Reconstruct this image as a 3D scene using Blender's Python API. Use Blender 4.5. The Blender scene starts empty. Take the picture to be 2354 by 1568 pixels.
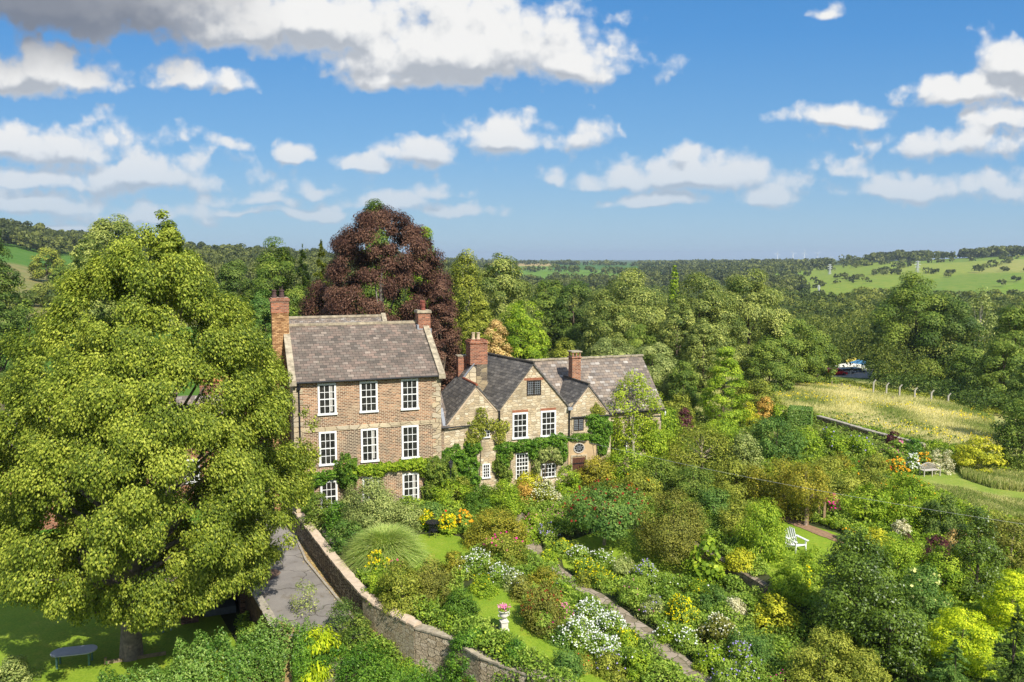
import bpy, math, random
import numpy as np
from mathutils import Vector

# ---------------------------------------------------------------- camera, sky, sun, exposure
scene = bpy.context.scene
F, CX, CY = 1830.1, 1176.5, 784.0          # focal length and centre in the units of a 2353 px wide picture
PITCH = math.radians(5.83)
H = 17.0
cp, sp = math.cos(PITCH), math.sin(PITCH)
cam = bpy.data.cameras.new('camera')
cam.sensor_width = 36.0
cam.lens = 36.0 * F / 2353.0
cam.clip_end = 20000
cam.clip_start = 0.5
camo = bpy.data.objects.new('camera', cam)
scene.collection.objects.link(camo)
camo.location = (0, 0, H)
camo.rotation_euler = (math.radians(90) - PITCH, 0, 0)
scene.camera = camo

SUN_AZ = math.atan2(0.53, -0.85)           # clockwise from +Y
SUN_EL = math.radians(46)
world = bpy.data.worlds.new('World')
scene.world = world
world.use_nodes = True
sun = bpy.data.lights.new('sun', 'SUN')
sun.energy = 4.3
sun.angle = math.radians(0.5)
sun.color = (1.0, 0.95, 0.86)
suno = bpy.data.objects.new('sun', sun)
scene.collection.objects.link(suno)
sd = Vector((math.sin(SUN_AZ) * math.cos(SUN_EL), math.cos(SUN_AZ) * math.cos(SUN_EL), math.sin(SUN_EL)))
suno.rotation_euler = sd.to_track_quat('Z', 'Y').to_euler()
scene.view_settings.view_transform = 'Standard'
scene.view_settings.look = 'None'
scene.view_settings.exposure = 0.64
scene.view_settings.gamma = 1.0
scene.render.engine = 'CYCLES'
scene.cycles.use_denoising = True
scene.cycles.max_bounces = 5
scene.cycles.diffuse_bounces = 4
scene.cycles.transmission_bounces = 3
scene.cycles.volume_bounces = 0
scene.cycles.volume_step_rate = 4
scene.cycles.sample_clamp_indirect = 4

def ray(u, v):
    x = (u - CX) / F; zc = -(v - CY) / F
    return x, cp + zc * sp, -sp + zc * cp
def P(u, v, Y):
    x, y, z = ray(u, v); k = Y / y
    return Vector((x * k, Y, H + z * k))
def GZ(u, v, z0=0.0):
    x, y, z = ray(u, v); k = (z0 - H) / z
    return Vector((x * k, y * k, z0))

# ---------------------------------------------------------------- node helpers
class NT:
    def __init__(s, nt): s.nt = nt
    def n(s, t, **kw):
        nd = s.nt.nodes.new(t)
        for k, v in kw.items():
            if hasattr(nd, k): setattr(nd, k, v)
        return nd
    def l(s, a, b): s.nt.links.new(a, b)
    def val(s, sock, v):
        if hasattr(v, 'is_linked') or hasattr(v, 'links'): s.l(v, sock)
        else: sock.default_value = v
    def math(s, op, a, b=None, c=None, clamp=False):
        nd = s.n('ShaderNodeMath', operation=op); nd.use_clamp = clamp
        for i, v in enumerate((a, b, c)):
            if v is not None: s.val(nd.inputs[i], v)
        return nd.outputs[0]
    def vec(s, op, a, b=None, c=None, out=0):
        nd = s.n('ShaderNodeVectorMath', operation=op)
        for i, v in enumerate((a, b, c)):
            if v is not None: s.val(nd.inputs[i], v)
        return nd.outputs[out]
    def noise(s, vec, scale, detail=3, rough=.5, dims='3D', color=False, dist=0.0):
        nd = s.n('ShaderNodeTexNoise', noise_dimensions=dims)
        if vec is not None: s.l(vec, nd.inputs['Vector'])
        nd.inputs['Scale'].default_value = scale; nd.inputs['Detail'].default_value = detail
        nd.inputs['Roughness'].default_value = rough; nd.inputs['Distortion'].default_value = dist
        return nd.outputs['Color' if color else 0]
    def ramp(s, fac, stops, interp='LINEAR'):
        nd = s.n('ShaderNodeValToRGB'); cr = nd.color_ramp; cr.interpolation = interp
        while len(cr.elements) < len(stops): cr.elements.new(.5)
        for e, (p, c) in zip(cr.elements, stops):
            e.position = p; e.color = (*c, 1) if len(c) == 3 else c
        s.l(fac, nd.inputs[0]); return nd.outputs[0]
    def mix(s, fac, a, b, blend='MIX'):
        nd = s.n('ShaderNodeMix', data_type='RGBA', blend_type=blend)
        s.val(nd.inputs[0], fac)
        for i, v in ((6, a), (7, b)):
            if isinstance(v, tuple): nd.inputs[i].default_value = (*v, 1) if len(v) == 3 else v
            else: s.l(v, nd.inputs[i])
        return nd.outputs[2]
    def smooth(s, v, lo, hi):
        nd = s.n('ShaderNodeMapRange', interpolation_type='SMOOTHSTEP')
        s.val(nd.inputs[0], v); nd.inputs[1].default_value = lo; nd.inputs[2].default_value = hi
        return nd.outputs[0]

# ---------------------------------------------------------------- sky with clouds (world shader, by direction)
def cloud_group(light=False):
    g = bpy.data.node_groups.new('cloud_density', 'ShaderNodeTree')
    g.interface.new_socket('P', in_out='INPUT', socket_type='NodeSocketVector')
    g.interface.new_socket('D', in_out='OUTPUT', socket_type='NodeSocketFloat')
    g.interface.new_socket('H', in_out='OUTPUT', socket_type='NodeSocketFloat')
    T = NT(g)
    gi = T.n('NodeGroupInput'); go = T.n('NodeGroupOutput')
    p = gi.outputs[0]
    warp = T.noise(p, .8, 3, .55, color=True, dims='2D')
    q = T.vec('ADD', p, T.vec('MULTIPLY_ADD', warp, (.9, .40, 0), (-.45, -.20, 0)))
    # (u, v, ru, rv) in picture units of the photograph, turned into directions below
    B = [(230, -10, 520, 110), (700, 40, 420, 85), (1040, 85, 300, 125), (1290, 128, 170, 62),
         (60, 150, 130, 70), (190, 190, 95, 36), (410, 180, 125, 30), (900, 170, 120, 40),
         (850, 385, 90, 20), (980, 350, 90, 38), (1150, 318, 150, 44), (1330, 300, 55, 38),
         (190, 335, 170, 52), (330, 395, 205, 52), (20, 325, 80, 46), (110, 415, 160, 22),
         (80, 465, 190, 32), (330, 492, 180, 26), (150, 522, 150, 11), (560, 462, 90, 20), (715, 430, 105, 28), (545, 495, 60, 12),
         (525, 330, 30, 16), (665, 365, 50, 20), (860, 468, 130, 22), (1030, 445, 55, 20), (1080, 480, 80, 16), (740, 492, 110, 14),
         (1270, 398, 58, 34), (1390, 412, 95, 28), (1600, 405, 150, 42), (1570, 362, 50, 34), (1500, 460, 120, 16), (1750, 452, 60, 22),
         (1975, 268, 100, 24), (2060, 428, 215, 32), (1930, 390, 60, 26), (2200, 322, 180, 44), (2300, 275, 110, 36), (2240, 208, 120, 42), (2330, 150, 80, 60), (2320, 430, 90, 36),
         (1882, 24, 42, 14)]
    acc = None
    for (u, v, ru, rv) in B:
        x, y, z = ray(u, v)
        k = 10 / y
        cx_, cy_ = x * k, z * k - rv / 183.0 * .25
        rx, ry = ru / 183.0 * 1.12, rv / 183.0 * 1.25
        d = T.vec('MULTIPLY_ADD', q, (1 / rx, 1 / ry, 0), (-cx_ / rx, -cy_ / ry, 0))
        d = T.vec('MAXIMUM', d, T.vec('MULTIPLY', d, (1, -1.9, 0)))
        ln = T.vec('LENGTH', d, out=1)
        sc = min(1.5, .55 + .9 * ry)
        f = T.math('MULTIPLY_ADD', ln, -sc, sc)
        acc = f if acc is None else T.math('SMOOTH_MAX', acc, f, .10)
    n1 = T.noise(T.vec('MULTIPLY', p, (1, 1.25, 1)), 1.25, 6 if light else 9, .55, dims='2D')
    n2 = T.n('ShaderNodeTexVoronoi', voronoi_dimensions='2D', feature='SMOOTH_F1')
    w2 = T.noise(p, 2.5, 3, .6, color=True, dims='2D')
    T.l(T.vec('ADD', p, T.vec('MULTIPLY_ADD', w2, (.7, .6, 0), (-.35, -.3, 0))), n2.inputs['Vector']); n2.inputs['Scale'].default_value = 2.1; n2.inputs['Smoothness'].default_value = .8
    D = T.math('ADD', T.math('MULTIPLY_ADD', n1, 1.7, -.80), T.math('MULTIPLY_ADD', n2.outputs['Distance'], -.70, .30))
    D = T.math('ADD', D, acc)
    n3 = T.n('ShaderNodeTexVoronoi', voronoi_dimensions='2D', feature='SMOOTH_F1')
    T.l(T.vec('ADD', p, T.vec('MULTIPLY_ADD', w2, (.3, .3, 0), (-.15, -.15, 0))), n3.inputs['Vector']); n3.inputs['Scale'].default_value = 5.5; n3.inputs['Smoothness'].default_value = .6
    D = T.math('ADD', D, T.math('MULTIPLY_ADD', n3.outputs['Distance'], -.40, .15))
    T.l(D, go.inputs[0]); T.l(acc, go.inputs[1])
    return g

def make_world():
    T = NT(world.node_tree)
    world.node_tree.nodes.clear()
    out = T.n('ShaderNodeOutputWorld')
    tc = T.n('ShaderNodeTexCoord')
    sky = T.n('ShaderNodeTexSky', sky_type='NISHITA')
    sky.sun_disc = False
    sky.sun_elevation = SUN_EL; sky.sun_rotation = SUN_AZ
    sky.air_density = 1.0; sky.dust_density = .35; sky.ozone_density = 3.0; sky.altitude = 50
    sep = T.n('ShaderNodeSeparateXYZ'); T.l(tc.outputs['Generated'], sep.inputs[0])
    yy = T.math('MAXIMUM', T.math('ABSOLUTE', sep.outputs[1]), .15)
    el = T.math('MULTIPLY', T.math('DIVIDE', sep.outputs[2], yy), 10)
    bg = T.n('ShaderNodeBackground')
    # the camera's saturated, slightly cyan rendering of the blue
    tint = T.ramp(T.math('DIVIDE', el, 5.0), [(0, (3.0, 4.7, 6.1)), (.10, (2.5, 4.4, 6.2)), (.28, (1.35, 3.55, 6.4)), (.55, (.58, 2.6, 6.0)), (1, (.12, 1.62, 4.8))])
    skyc = T.mix(.82, sky.outputs[0], tint)
    T.l(skyc, bg.inputs[0]); bg.inputs[1].default_value = .077
    c = T.n('ShaderNodeCombineXYZ')
    T.l(T.math('MULTIPLY', T.math('DIVIDE', sep.outputs[0], yy), 10), c.inputs[0])
    T.l(el, c.inputs[1])
    def dens(vec, light):
        nd = T.n('ShaderNodeGroup'); nd.node_tree = cloud_group(light); T.l(vec, nd.inputs[0]); return nd.outputs
    D0 = dens(c.outputs[0], False)
    D1 = dens(T.vec('ADD', c.outputs[0], (.07, .17, 0)), True)
    mask = T.smooth(D0[0], -.16, .50)
    # light: parts that rise towards the sun are white, undersides and thick parts are grey
    rel = T.math('ADD', T.math('SUBTRACT', D0[0], D1[0]), T.math('MULTIPLY_ADD', T.noise(c.outputs[0], 1.5, 5, .6, dims='2D'), .9, -.50))
    rel = T.math('ADD', rel, T.math('MULTIPLY', T.math('SUBTRACT', D0[1], D1[1]), 1.2))
    lit = T.smooth(rel, -.78, .42)
    ge = T.ramp(lit, [(0, (.50, .54, .60)), (.35, (.68, .705, .745)), (.62, (.82, .835, .85)), (1, (.99, .985, .97))])
    thin = T.smooth(D0[0], .0, .7)
    ge = T.mix(T.math('MULTIPLY_ADD', thin, -.35, .35), ge, (.80, .84, .90))
    # a heavy grey cloud overhead on the left side
    x, y, z = ray(90, 20); k = 10 / y
    dd = T.vec('LENGTH', T.vec('MULTIPLY_ADD', c.outputs[0], (1 / 2.3, 1 / .8, 0), (-x * k / 2.3, -z * k / .8, 0)), out=1)
    dk = T.smooth(T.math('ADD', T.math('SUBTRACT', 1.0, dd), T.math('MULTIPLY_ADD', T.noise(c.outputs[0], .8, 4, dims='2D'), 1.2, -.6)), -.5, .9)
    col = T.mix(T.math('MULTIPLY', dk, .9), ge, (.19, .22, .285))
    # far, low clouds sink into the air
    low = T.smooth(el, 1.9, .2)
    mask = T.math('MULTIPLY', mask, T.math('MULTIPLY_ADD', low, -.35, 1.0))
    col = T.mix(T.math('MULTIPLY', low, .45), col, (.50, .62, .76))
    # broken cloud added overhead and behind, out of view, for neutral fill in shadows
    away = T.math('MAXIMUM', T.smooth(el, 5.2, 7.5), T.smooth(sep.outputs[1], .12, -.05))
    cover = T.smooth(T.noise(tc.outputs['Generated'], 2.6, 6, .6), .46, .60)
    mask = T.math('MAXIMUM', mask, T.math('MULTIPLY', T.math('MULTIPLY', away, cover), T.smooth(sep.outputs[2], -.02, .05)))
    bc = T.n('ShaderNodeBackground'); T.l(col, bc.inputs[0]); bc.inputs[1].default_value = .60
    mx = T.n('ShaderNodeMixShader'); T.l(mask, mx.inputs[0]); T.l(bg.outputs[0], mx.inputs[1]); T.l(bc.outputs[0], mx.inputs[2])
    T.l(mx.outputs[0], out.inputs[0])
    world.cycles.sampling_method = 'MANUAL'; world.cycles.sample_map_resolution = 256
make_world()

# ---------------------------------------------------------------- object helpers
rootcol = scene.collection
def tag(o, label=None, cat=None, group=None, kind=None):
    if label: o['label'] = label
    if cat: o['category'] = cat
    if group: o['group'] = group
    if kind: o['kind'] = kind
    return o
def empty(name, loc, rz=0.0, label=None, cat=None, group=None):
    o = bpy.data.objects.new(name, None); rootcol.objects.link(o)
    o.location = loc; o.rotation_euler = (0, 0, rz); o.empty_display_size = .1
    return tag(o, label, cat, group)
def link_mesh(name, me, mat, parent=None, loc=None):
    o = bpy.data.objects.new(name, me); rootcol.objects.link(o)
    if mat is not None: me.materials.append(mat)
    if parent is not None: o.parent = parent
    if loc is not None: o.location = loc
    return o
def quads_mesh(name, V, tint=None):
    """V: (n,4,3) array -> mesh of n separate quads"""
    n = V.shape[0]
    me = bpy.data.meshes.new(name)
    me.vertices.add(n * 4); me.vertices.foreach_set('co', V.astype(np.float32).ravel())
    me.loops.add(n * 4); me.loops.foreach_set('vertex_index', np.arange(n * 4, dtype=np.int32))
    me.polygons.add(n); me.polygons.foreach_set('loop_start', np.arange(0, n * 4, 4, dtype=np.int32))
    if tint is not None:
        a = me.attributes.new('tint', 'FLOAT', 'FACE'); a.data.foreach_set('value', tint.astype(np.float32))
    me.update(calc_edges=True)
    return me

class MB:
    def __init__(s): s.v = []; s.f = []
    def box(s, x0, x1, y0, y1, z0, z1):
        b = len(s.v)
        s.v += [(x0, y0, z0), (x1, y0, z0), (x1, y1, z0), (x0, y1, z0), (x0, y0, z1), (x1, y0, z1), (x1, y1, z1), (x0, y1, z1)]
        s.f += [tuple(b + i for i in q) for q in ((0, 3, 2, 1), (4, 5, 6, 7), (0, 1, 5, 4), (1, 2, 6, 5), (2, 3, 7, 6), (3, 0, 4, 7))]
        return s
    def obox(s, c, dx, dy, dz, ax):     # oriented box, ax = three unit vectors
        b = len(s.v); c = Vector(c)
        for sz in (-1, 1):
            for sx, sy in ((-1, -1), (1, -1), (1, 1), (-1, 1)):
                s.v.append(tuple(c + ax[0] * (sx * dx / 2) + ax[1] * (sy * dy / 2) + ax[2] * (sz * dz / 2)))
        s.f += [tuple(b + i for i in q) for q in ((0, 3, 2, 1), (4, 5, 6, 7), (0, 1, 5, 4), (1, 2, 6, 5), (2, 3, 7, 6), (3, 0, 4, 7))]
        return s
    def beam(s, a, c, w, h=None):
        a = Vector(a); c = Vector(c); d = (c - a); L = d.length; d.normalize()
        up = Vector((0, 0, 1)) if abs(d.z) < .9 else Vector((1, 0, 0))
        x = d.cross(up).normalized(); y = x.cross(d).normalized()
        return s.obox((a + c) / 2, w, L, h or w, (x, d, y))
    def prism(s, poly, y0, y1):         # polygon in xz, extruded along y
        b = len(s.v); n = len(poly)
        s.v += [(x, y0, z) for x, z in poly] + [(x, y1, z) for x, z in poly]
        s.f.append(tuple(b + i for i in range(n))); s.f.append(tuple(b + n + i for i in reversed(range(n))))
        for i in range(n):
            j = (i + 1) % n; s.f.append((b + i, b + n + i, b + n + j, b + j))
        return s
    def xprism(s, poly, x0, x1):        # polygon in yz, extruded along x
        b = len(s.v); n = len(poly)
        s.v += [(x0, y, z) for y, z in poly] + [(x1, y, z) for y, z in poly]
        s.f.append(tuple(b + i for i in reversed(range(n)))); s.f.append(tuple(b + n + i for i in range(n)))
        for i in range(n):
            j = (i + 1) % n; s.f.append((b + i, b + j, b + n + j, b + n + i))
        return s
    def slab(s, pts, th=.12):           # planar polygon thickened downwards along its normal
        b = len(s.v); n = len(pts); p = [Vector(q) for q in pts]
        nm = (p[1] - p[0]).cross(p[2] - p[0]).normalized()
        if nm.z < 0: p.reverse(); nm = -nm
        s.v += [tuple(q) for q in p] + [tuple(q - nm * th) for q in p]
        s.f.append(tuple(b + i for i in range(n))); s.f.append(tuple(b + n + i for i in reversed(range(n))))
        for i in range(n):
            j = (i + 1) % n; s.f.append((b + i, b + n + i, b + n + j, b + j))
        return s
    def lathe(s, prof, c=(0, 0, 0), seg=20):
        b = len(s.v); n = len(prof)
        for r, z in prof:
            for k in range(seg):
                a = 2 * math.pi * k / seg; s.v.append((c[0] + r * math.cos(a), c[1] + r * math.sin(a), c[2] + z))
        for i in range(n - 1):
            for k in range(seg):
                k2 = (k + 1) % seg; s.f.append((b + i * seg + k, b + i * seg + k2, b + (i + 1) * seg + k2, b + (i + 1) * seg + k))
        s.f.append(tuple(b + k for k in reversed(range(seg)))); s.f.append(tuple(b + (n - 1) * seg + k for k in range(seg)))
        return s
    def tube(s, pts, rad, seg=6):
        b0 = len(s.v); pts = [Vector(p) for p in pts]; n = len(pts)
        if not hasattr(rad, '__len__'): rad = [rad] * n
        for i in range(n):
            d = (pts[min(i + 1, n - 1)] - pts[max(i - 1, 0)])
            d = d.normalized() if d.length > 1e-6 else Vector((0, 0, 1))
            a = Vector((0, 0, 1)) if abs(d.z) < .85 else Vector((1, 0, 0))
            x = d.cross(a).normalized(); y = d.cross(x)
            for k in range(seg):
                t = 2 * math.pi * k / seg; s.v.append(tuple(pts[i] + (x * math.cos(t) + y * math.sin(t)) * rad[i]))
        for i in range(n - 1):
            for k in range(seg):
                k2 = (k + 1) % seg; s.f.append((b0 + i * seg + k, b0 + i * seg + k2, b0 + (i + 1) * seg + k2, b0 + (i + 1) * seg + k))
        s.f.append(tuple(b0 + k for k in range(seg))); s.f.append(tuple(b0 + (n - 1) * seg + k for k in reversed(range(seg))))
        return s
    def build(s, name, mat, parent=None, smooth=False, bevel=0, loc=None):
        me = bpy.data.meshes.new(name); me.from_pydata(s.v, [], s.f); me.update()
        if smooth: me.polygons.foreach_set('use_smooth', [True] * len(me.polygons))
        o = link_mesh(name, me, mat, parent, loc)
        if bevel:
            m = o.modifiers.new('bevel', 'BEVEL'); m.width = bevel; m.segments = 2; m.limit_method = 'ANGLE'
        return o

# ---------------------------------------------------------------- materials
MATS = {}
def newmat(name):
    m = bpy.data.materials.new(name); m.use_nodes = True; m.node_tree.nodes.clear()
    T = NT(m.node_tree); out = T.n('ShaderNodeOutputMaterial'); b = T.n('ShaderNodeBsdfPrincipled')
    T.l(b.outputs[0], out.inputs[0]); b.inputs['Specular IOR Level'].default_value = .15
    return m, T, b, out
def bump(T, b, h, dist, strength=.6):
    n = T.n('ShaderNodeBump'); n.inputs['Distance'].default_value = dist; n.inputs['Strength'].default_value = strength
    T.l(h, n.inputs['Height']); T.l(n.outputs[0], b.inputs['Normal'])
def plain(name, col, rough=.6, var=.18, scale=6, metal=0.0):
    if name in MATS: return MATS[name]
    m, T, b, _ = newmat(name)
    tc = T.n('ShaderNodeTexCoord')
    f = T.noise(tc.outputs['Object'], scale, 5, .6)
    c1 = tuple(c * (1 - var) for c in col); c2 = tuple(min(1, c * (1 + var)) for c in col)
    T.l(T.ramp(f, [(.3, c1), (.7, c2)]), b.inputs['Base Color'])
    b.inputs['Roughness'].default_value = rough; b.inputs['Metallic'].default_value = metal
    bump(T, b, f, .01, .3)
    MATS[name] = m; return m
def hsv_lin(s):     # sRGB hex -> linear
    s = s.lstrip('#'); o = []
    for i in (0, 2, 4):
        c = int(s[i:i + 2], 16) / 255; o.append(c / 12.92 if c <= .04045 else ((c + .055) / 1.055) ** 2.4)
    return tuple(o)

LEAFGAIN = 1.85
LEAFHUE = (1.14, 1.0, .70)
def leafmat(name, dark, mid, light, trans=.28, rough=.55, spec=.18):
    """foliage: three colours spread over leaves by their own random tint"""
    if name in MATS: return MATS[name]
    m, T, b, out = newmat(name)
    at = T.n('ShaderNodeAttribute', attribute_name='tint')
    geo = T.n('ShaderNodeNewGeometry')
    nz = T.noise(geo.outputs['Position'], .35, 3, .6)
    f = T.math('ADD', at.outputs['Fac'], T.math('MULTIPLY_ADD', nz, .5, -.25))
    dark, mid, light = [tuple(min(.85, c * LEAFGAIN * h) for c, h in zip(q, LEAFHUE if name.endswith('leaf') else (.7, .7, .7))) for q in (dark, mid, light)]
    col = T.ramp(f, [(.12, dark), (.5, mid), (.88, light)])
    T.l(col, b.inputs['Base Color'])
    b.inputs['Roughness'].default_value = rough
    b.inputs['Specular IOR Level'].default_value = spec
    tr = T.n('ShaderNodeBsdfTranslucent')
    T.l(T.mix(1.0, col, (1.15, 1.2, .6), 'MULTIPLY'), tr.inputs[0])
    mx = T.n('ShaderNodeMixShader'); mx.inputs[0].default_value = trans
    T.l(b.outputs[0], mx.inputs[1]); T.l(tr.outputs[0], mx.inputs[2]); T.l(mx.outputs[0], out.inputs[0])
    MATS[name] = m; return m

# leaf palettes (linear albedo)
def L3(name, a, b, c, **k): return lambda: leafmat(name, a, b, c, **k)
PAL = {
 'lime':   L3('lime_leaf', (.040, .070, .009), (.100, .148, .017), (.24, .295, .055), trans=.33, spec=.25),
 'dark':   L3('dark_leaf', (.020, .045, .012), (.045, .085, .020), (.10, .150, .040)),
 'mid':    L3('mid_leaf', (.030, .062, .012), (.070, .120, .022), (.15, .205, .045)),
 'fresh':  L3('fresh_leaf', (.052, .105, .010), (.120, .205, .018), (.25, .335, .042), trans=.35),
 'bright': L3('bright_leaf', (.10, .17, .008), (.24, .33, .014), (.42, .50, .030), trans=.36),
 'olive':  L3('olive_leaf', (.050, .078, .012), (.115, .150, .024), (.23, .265, .055)),
 'grey':   L3('grey_leaf', (.055, .085, .035), (.125, .175, .065), (.25, .30, .14)),
 'syc':    L3('sycamore_leaf', (.030, .060, .014), (.098, .138, .036), (.26, .31, .11), spec=.25),
 'beech':  L3('copper_leaf', (.024, .012, .011), (.050, .027, .024), (.105, .064, .054), trans=.2),
 'bronze': L3('bronze_leaf', (.062, .080, .012), (.135, .152, .020), (.24, .225, .034)),
 'brown':  L3('brown_leaf', (.048, .062, .014), (.10, .118, .026), (.185, .20, .05)),
 'gold':   L3('gold_leaf', (.10, .13, .01), (.21, .25, .02), (.38, .39, .04)),
 'yew':    L3('yew_leaf', (.022, .055, .010), (.045, .105, .014), (.09, .16, .022)),
 'holly':  L3('holly_leaf', (.022, .046, .007), (.050, .092, .011), (.095, .155, .024), rough=.38, spec=.35, trans=.2),
 'blue':   L3('blue_leaf', (.026, .068, .018), (.060, .128, .030), (.13, .21, .060)),
 'ivy':    L3('ivy_leaf', (.020, .060, .010), (.050, .125, .016), (.12, .22, .035), rough=.4),
 'hedge':  L3('hedge_leaf', (.025, .075, .012), (.070, .150, .028), (.17, .26, .085), rough=.45, spec=.3),
 'purple': L3('purple_leaf', (.020, .008, .014), (.050, .018, .028), (.10, .040, .050)),
 'tan':    L3('tan_leaf', (.16, .12, .06), (.30, .23, .12), (.45, .37, .22)),
 'orange': L3('orange_leaf', (.14, .11, .03), (.25, .18, .045), (.38, .27, .09)),
 'silver': L3('silver_leaf', (.16, .17, .14), (.32, .33, .28), (.52, .52, .46)),
 'reed':   L3('reed_leaf', (.10, .17, .05), (.20, .29, .11), (.37, .43, .22), rough=.6, trans=.45),
 'magnolia': L3('magnolia_leaf', (.075, .125, .012), (.16, .235, .022), (.29, .37, .05), trans=.35),
 'misc':   L3('border_leaf', (.046, .092, .014), (.10, .18, .028), (.21, .29, .065)),
 'wood':   L3('woodland_leaf', (.032, .055, .014), (.070, .100, .022), (.135, .165, .042)),
 'farwood': L3('far_leaf', (.028, .042, .018), (.056, .076, .027), (.098, .122, .042)),
}
BLOOM = {
 'white': (.80, .80, .78), 'yellow': (.85, .60, .01), 'pink': (.75, .20, .38), 'orange': (.85, .36, .02), 'magenta': (.65, .03, .26),
 'lilac': (.36, .30, .60), 'lemon': (.80, .76, .25), 'red': (.65, .06, .03), 'cream': (.78, .72, .5), 'cone': (.22, .035, .018), 'gold': (.72, .52, .01),
}
def bloom(c):
    n = 'petal_' + c
    if n not in MATS:
        r = BLOOM[c]
        leafmat(n, tuple(x * .8 for x in r), r, tuple(min(.9, x * 1.1) for x in r), trans=.25, rough=.7, spec=.1)
    return MATS[n]
def M_bark(col=(.13, .10, .07)):
    n = 'bark_%d' % int(col[0] * 1000)
    return plain(n, col, .9, .4, 5)

def stone_mat(name, cols, sx=2.3, sz=4.6, mortar=(.30, .25, .17), dep=.05, mw=.045, diag=False):
    if name in MATS: return MATS[name]
    m, T, b, _ = newmat(name)
    tc = T.n('ShaderNodeTexCoord'); s = T.n('ShaderNodeSeparateXYZ'); T.l(tc.outputs['Object'], s.inputs[0])
    c = T.n('ShaderNodeCombineXYZ')
    T.l(T.math('SUBTRACT' if diag else 'ADD', s.outputs[0], s.outputs[1]), c.inputs[0]); T.l(s.outputs[2], c.inputs[1])
    w = T.vec('ADD', c.outputs[0], T.vec('MULTIPLY_ADD', T.noise(c.outputs[0], 1.6, 3, color=True), (.3, .16, 0), (-.15, -.08, 0)))
    q = T.vec('MULTIPLY', w, (sx, sz, 1))
    vo = T.n('ShaderNodeTexVoronoi', voronoi_dimensions='2D', feature='F1'); T.l(q, vo.inputs['Vector']); vo.inputs['Scale'].default_value = 1; vo.inputs['Randomness'].default_value = .75
    ve = T.n('ShaderNodeTexVoronoi', voronoi_dimensions='2D', feature='DISTANCE_TO_EDGE'); T.l(q, ve.inputs['Vector']); ve.inputs['Scale'].default_value = 1; ve.inputs['Randomness'].default_value = .75
    sc = T.n('ShaderNodeSeparateColor'); T.l(vo.outputs['Color'], sc.inputs[0])
    n = len(cols)
    base = T.ramp(sc.outputs[0], [(i / n, cc) for i, cc in enumerate(cols)], 'CONSTANT')
    base = T.mix(T.math('MULTIPLY', T.noise(c.outputs[0], 7, 6, .7), .55), base, tuple(x * .55 for x in cols[0]))
    base = T.mix(T.smooth(T.noise(c.outputs[0], .45, 4, .6), .45, .75), base, tuple(x * .6 for x in cols[1]), 'MIX')
    e = T.smooth(ve.outputs['Distance'], mw * .4, mw * 1.6)
    col = T.mix(e, mortar, base)
    T.l(col, b.inputs['Base Color']); b.inputs['Roughness'].default_value = .92
    h = T.math('ADD', T.math('MULTIPLY', e, 1.0), T.math('MULTIPLY', T.noise(c.outputs[0], 9, 5), .8))
    bump(T, b, h, dep, .8)
    MATS[name] = m; return m
def brick_mat(name, c1, c2, mortar, patch=None, dark=None, bw=.27, rh=.105, ms=.017, diag=False):
    if name in MATS: return MATS[name]
    m, T, b, _ = newmat(name)
    tc = T.n('ShaderNodeTexCoord'); s = T.n('ShaderNodeSeparateXYZ'); T.l(tc.outputs['Object'], s.inputs[0])
    c = T.n('ShaderNodeCombineXYZ')
    T.l(T.math('SUBTRACT' if diag else 'ADD', s.outputs[0], s.outputs[1]), c.inputs[0]); T.l(s.outputs[2], c.inputs[1])
    br = T.n('ShaderNodeTexBrick'); T.l(c.outputs[0], br.inputs['Vector'])
    br.inputs['Color1'].default_value = (0, 0, 0, 1); br.inputs['Color2'].default_value = (1, 1, 1, 1); br.inputs['Mortar'].default_value = (.5, .5, .5, 1)
    br.inputs['Scale'].default_value = 1; br.inputs['Brick Width'].default_value = bw; br.inputs['Row Height'].default_value = rh
    br.inputs['Mortar Size'].default_value = ms; br.inputs['Mortar Smooth'].default_value = .1
    col = T.ramp(br.outputs['Color'], [(0, tuple(x * .55 for x in c1)), (.3, c1), (.7, c2), (1, tuple(min(1, x * 1.25) for x in c2))])
    if dark:   # sooty and weathered areas of the wall itself
        low = T.smooth(s.outputs[2], 8.0, 5.6)
        f = T.math('MULTIPLY', T.smooth(T.noise(c.outputs[0], .7, 6, .7), .40, .60), T.math('MULTIPLY_ADD', low, .65, .30))
        col = T.mix(f, col, dark)
    if patch:
        col = T.mix(T.smooth(T.noise(c.outputs[0], .9, 3, .5, dist=.4), .58, .70), col, patch)
    rowv = T.noise(T.vec('MULTIPLY', c.outputs[0], (.7, 6.0, 1)), 1.0, 4, .7)
    col = T.mix(T.smooth(rowv, .35, .75), col, T.mix(1.0, col, (.42, .40, .42), 'MULTIPLY'))
    col = T.mix(br.outputs['Fac'], col, mortar)
    T.l(col, b.inputs['Base Color']); b.inputs['Roughness'].default_value = .9
    inv = T.math('SUBTRACT', 1.0, br.outputs['Fac'])
    bump(T, b, T.math('ADD', inv, T.math('MULTIPLY', rowv, .6)), .02, .8)
    MATS[name] = m; return m
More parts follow.
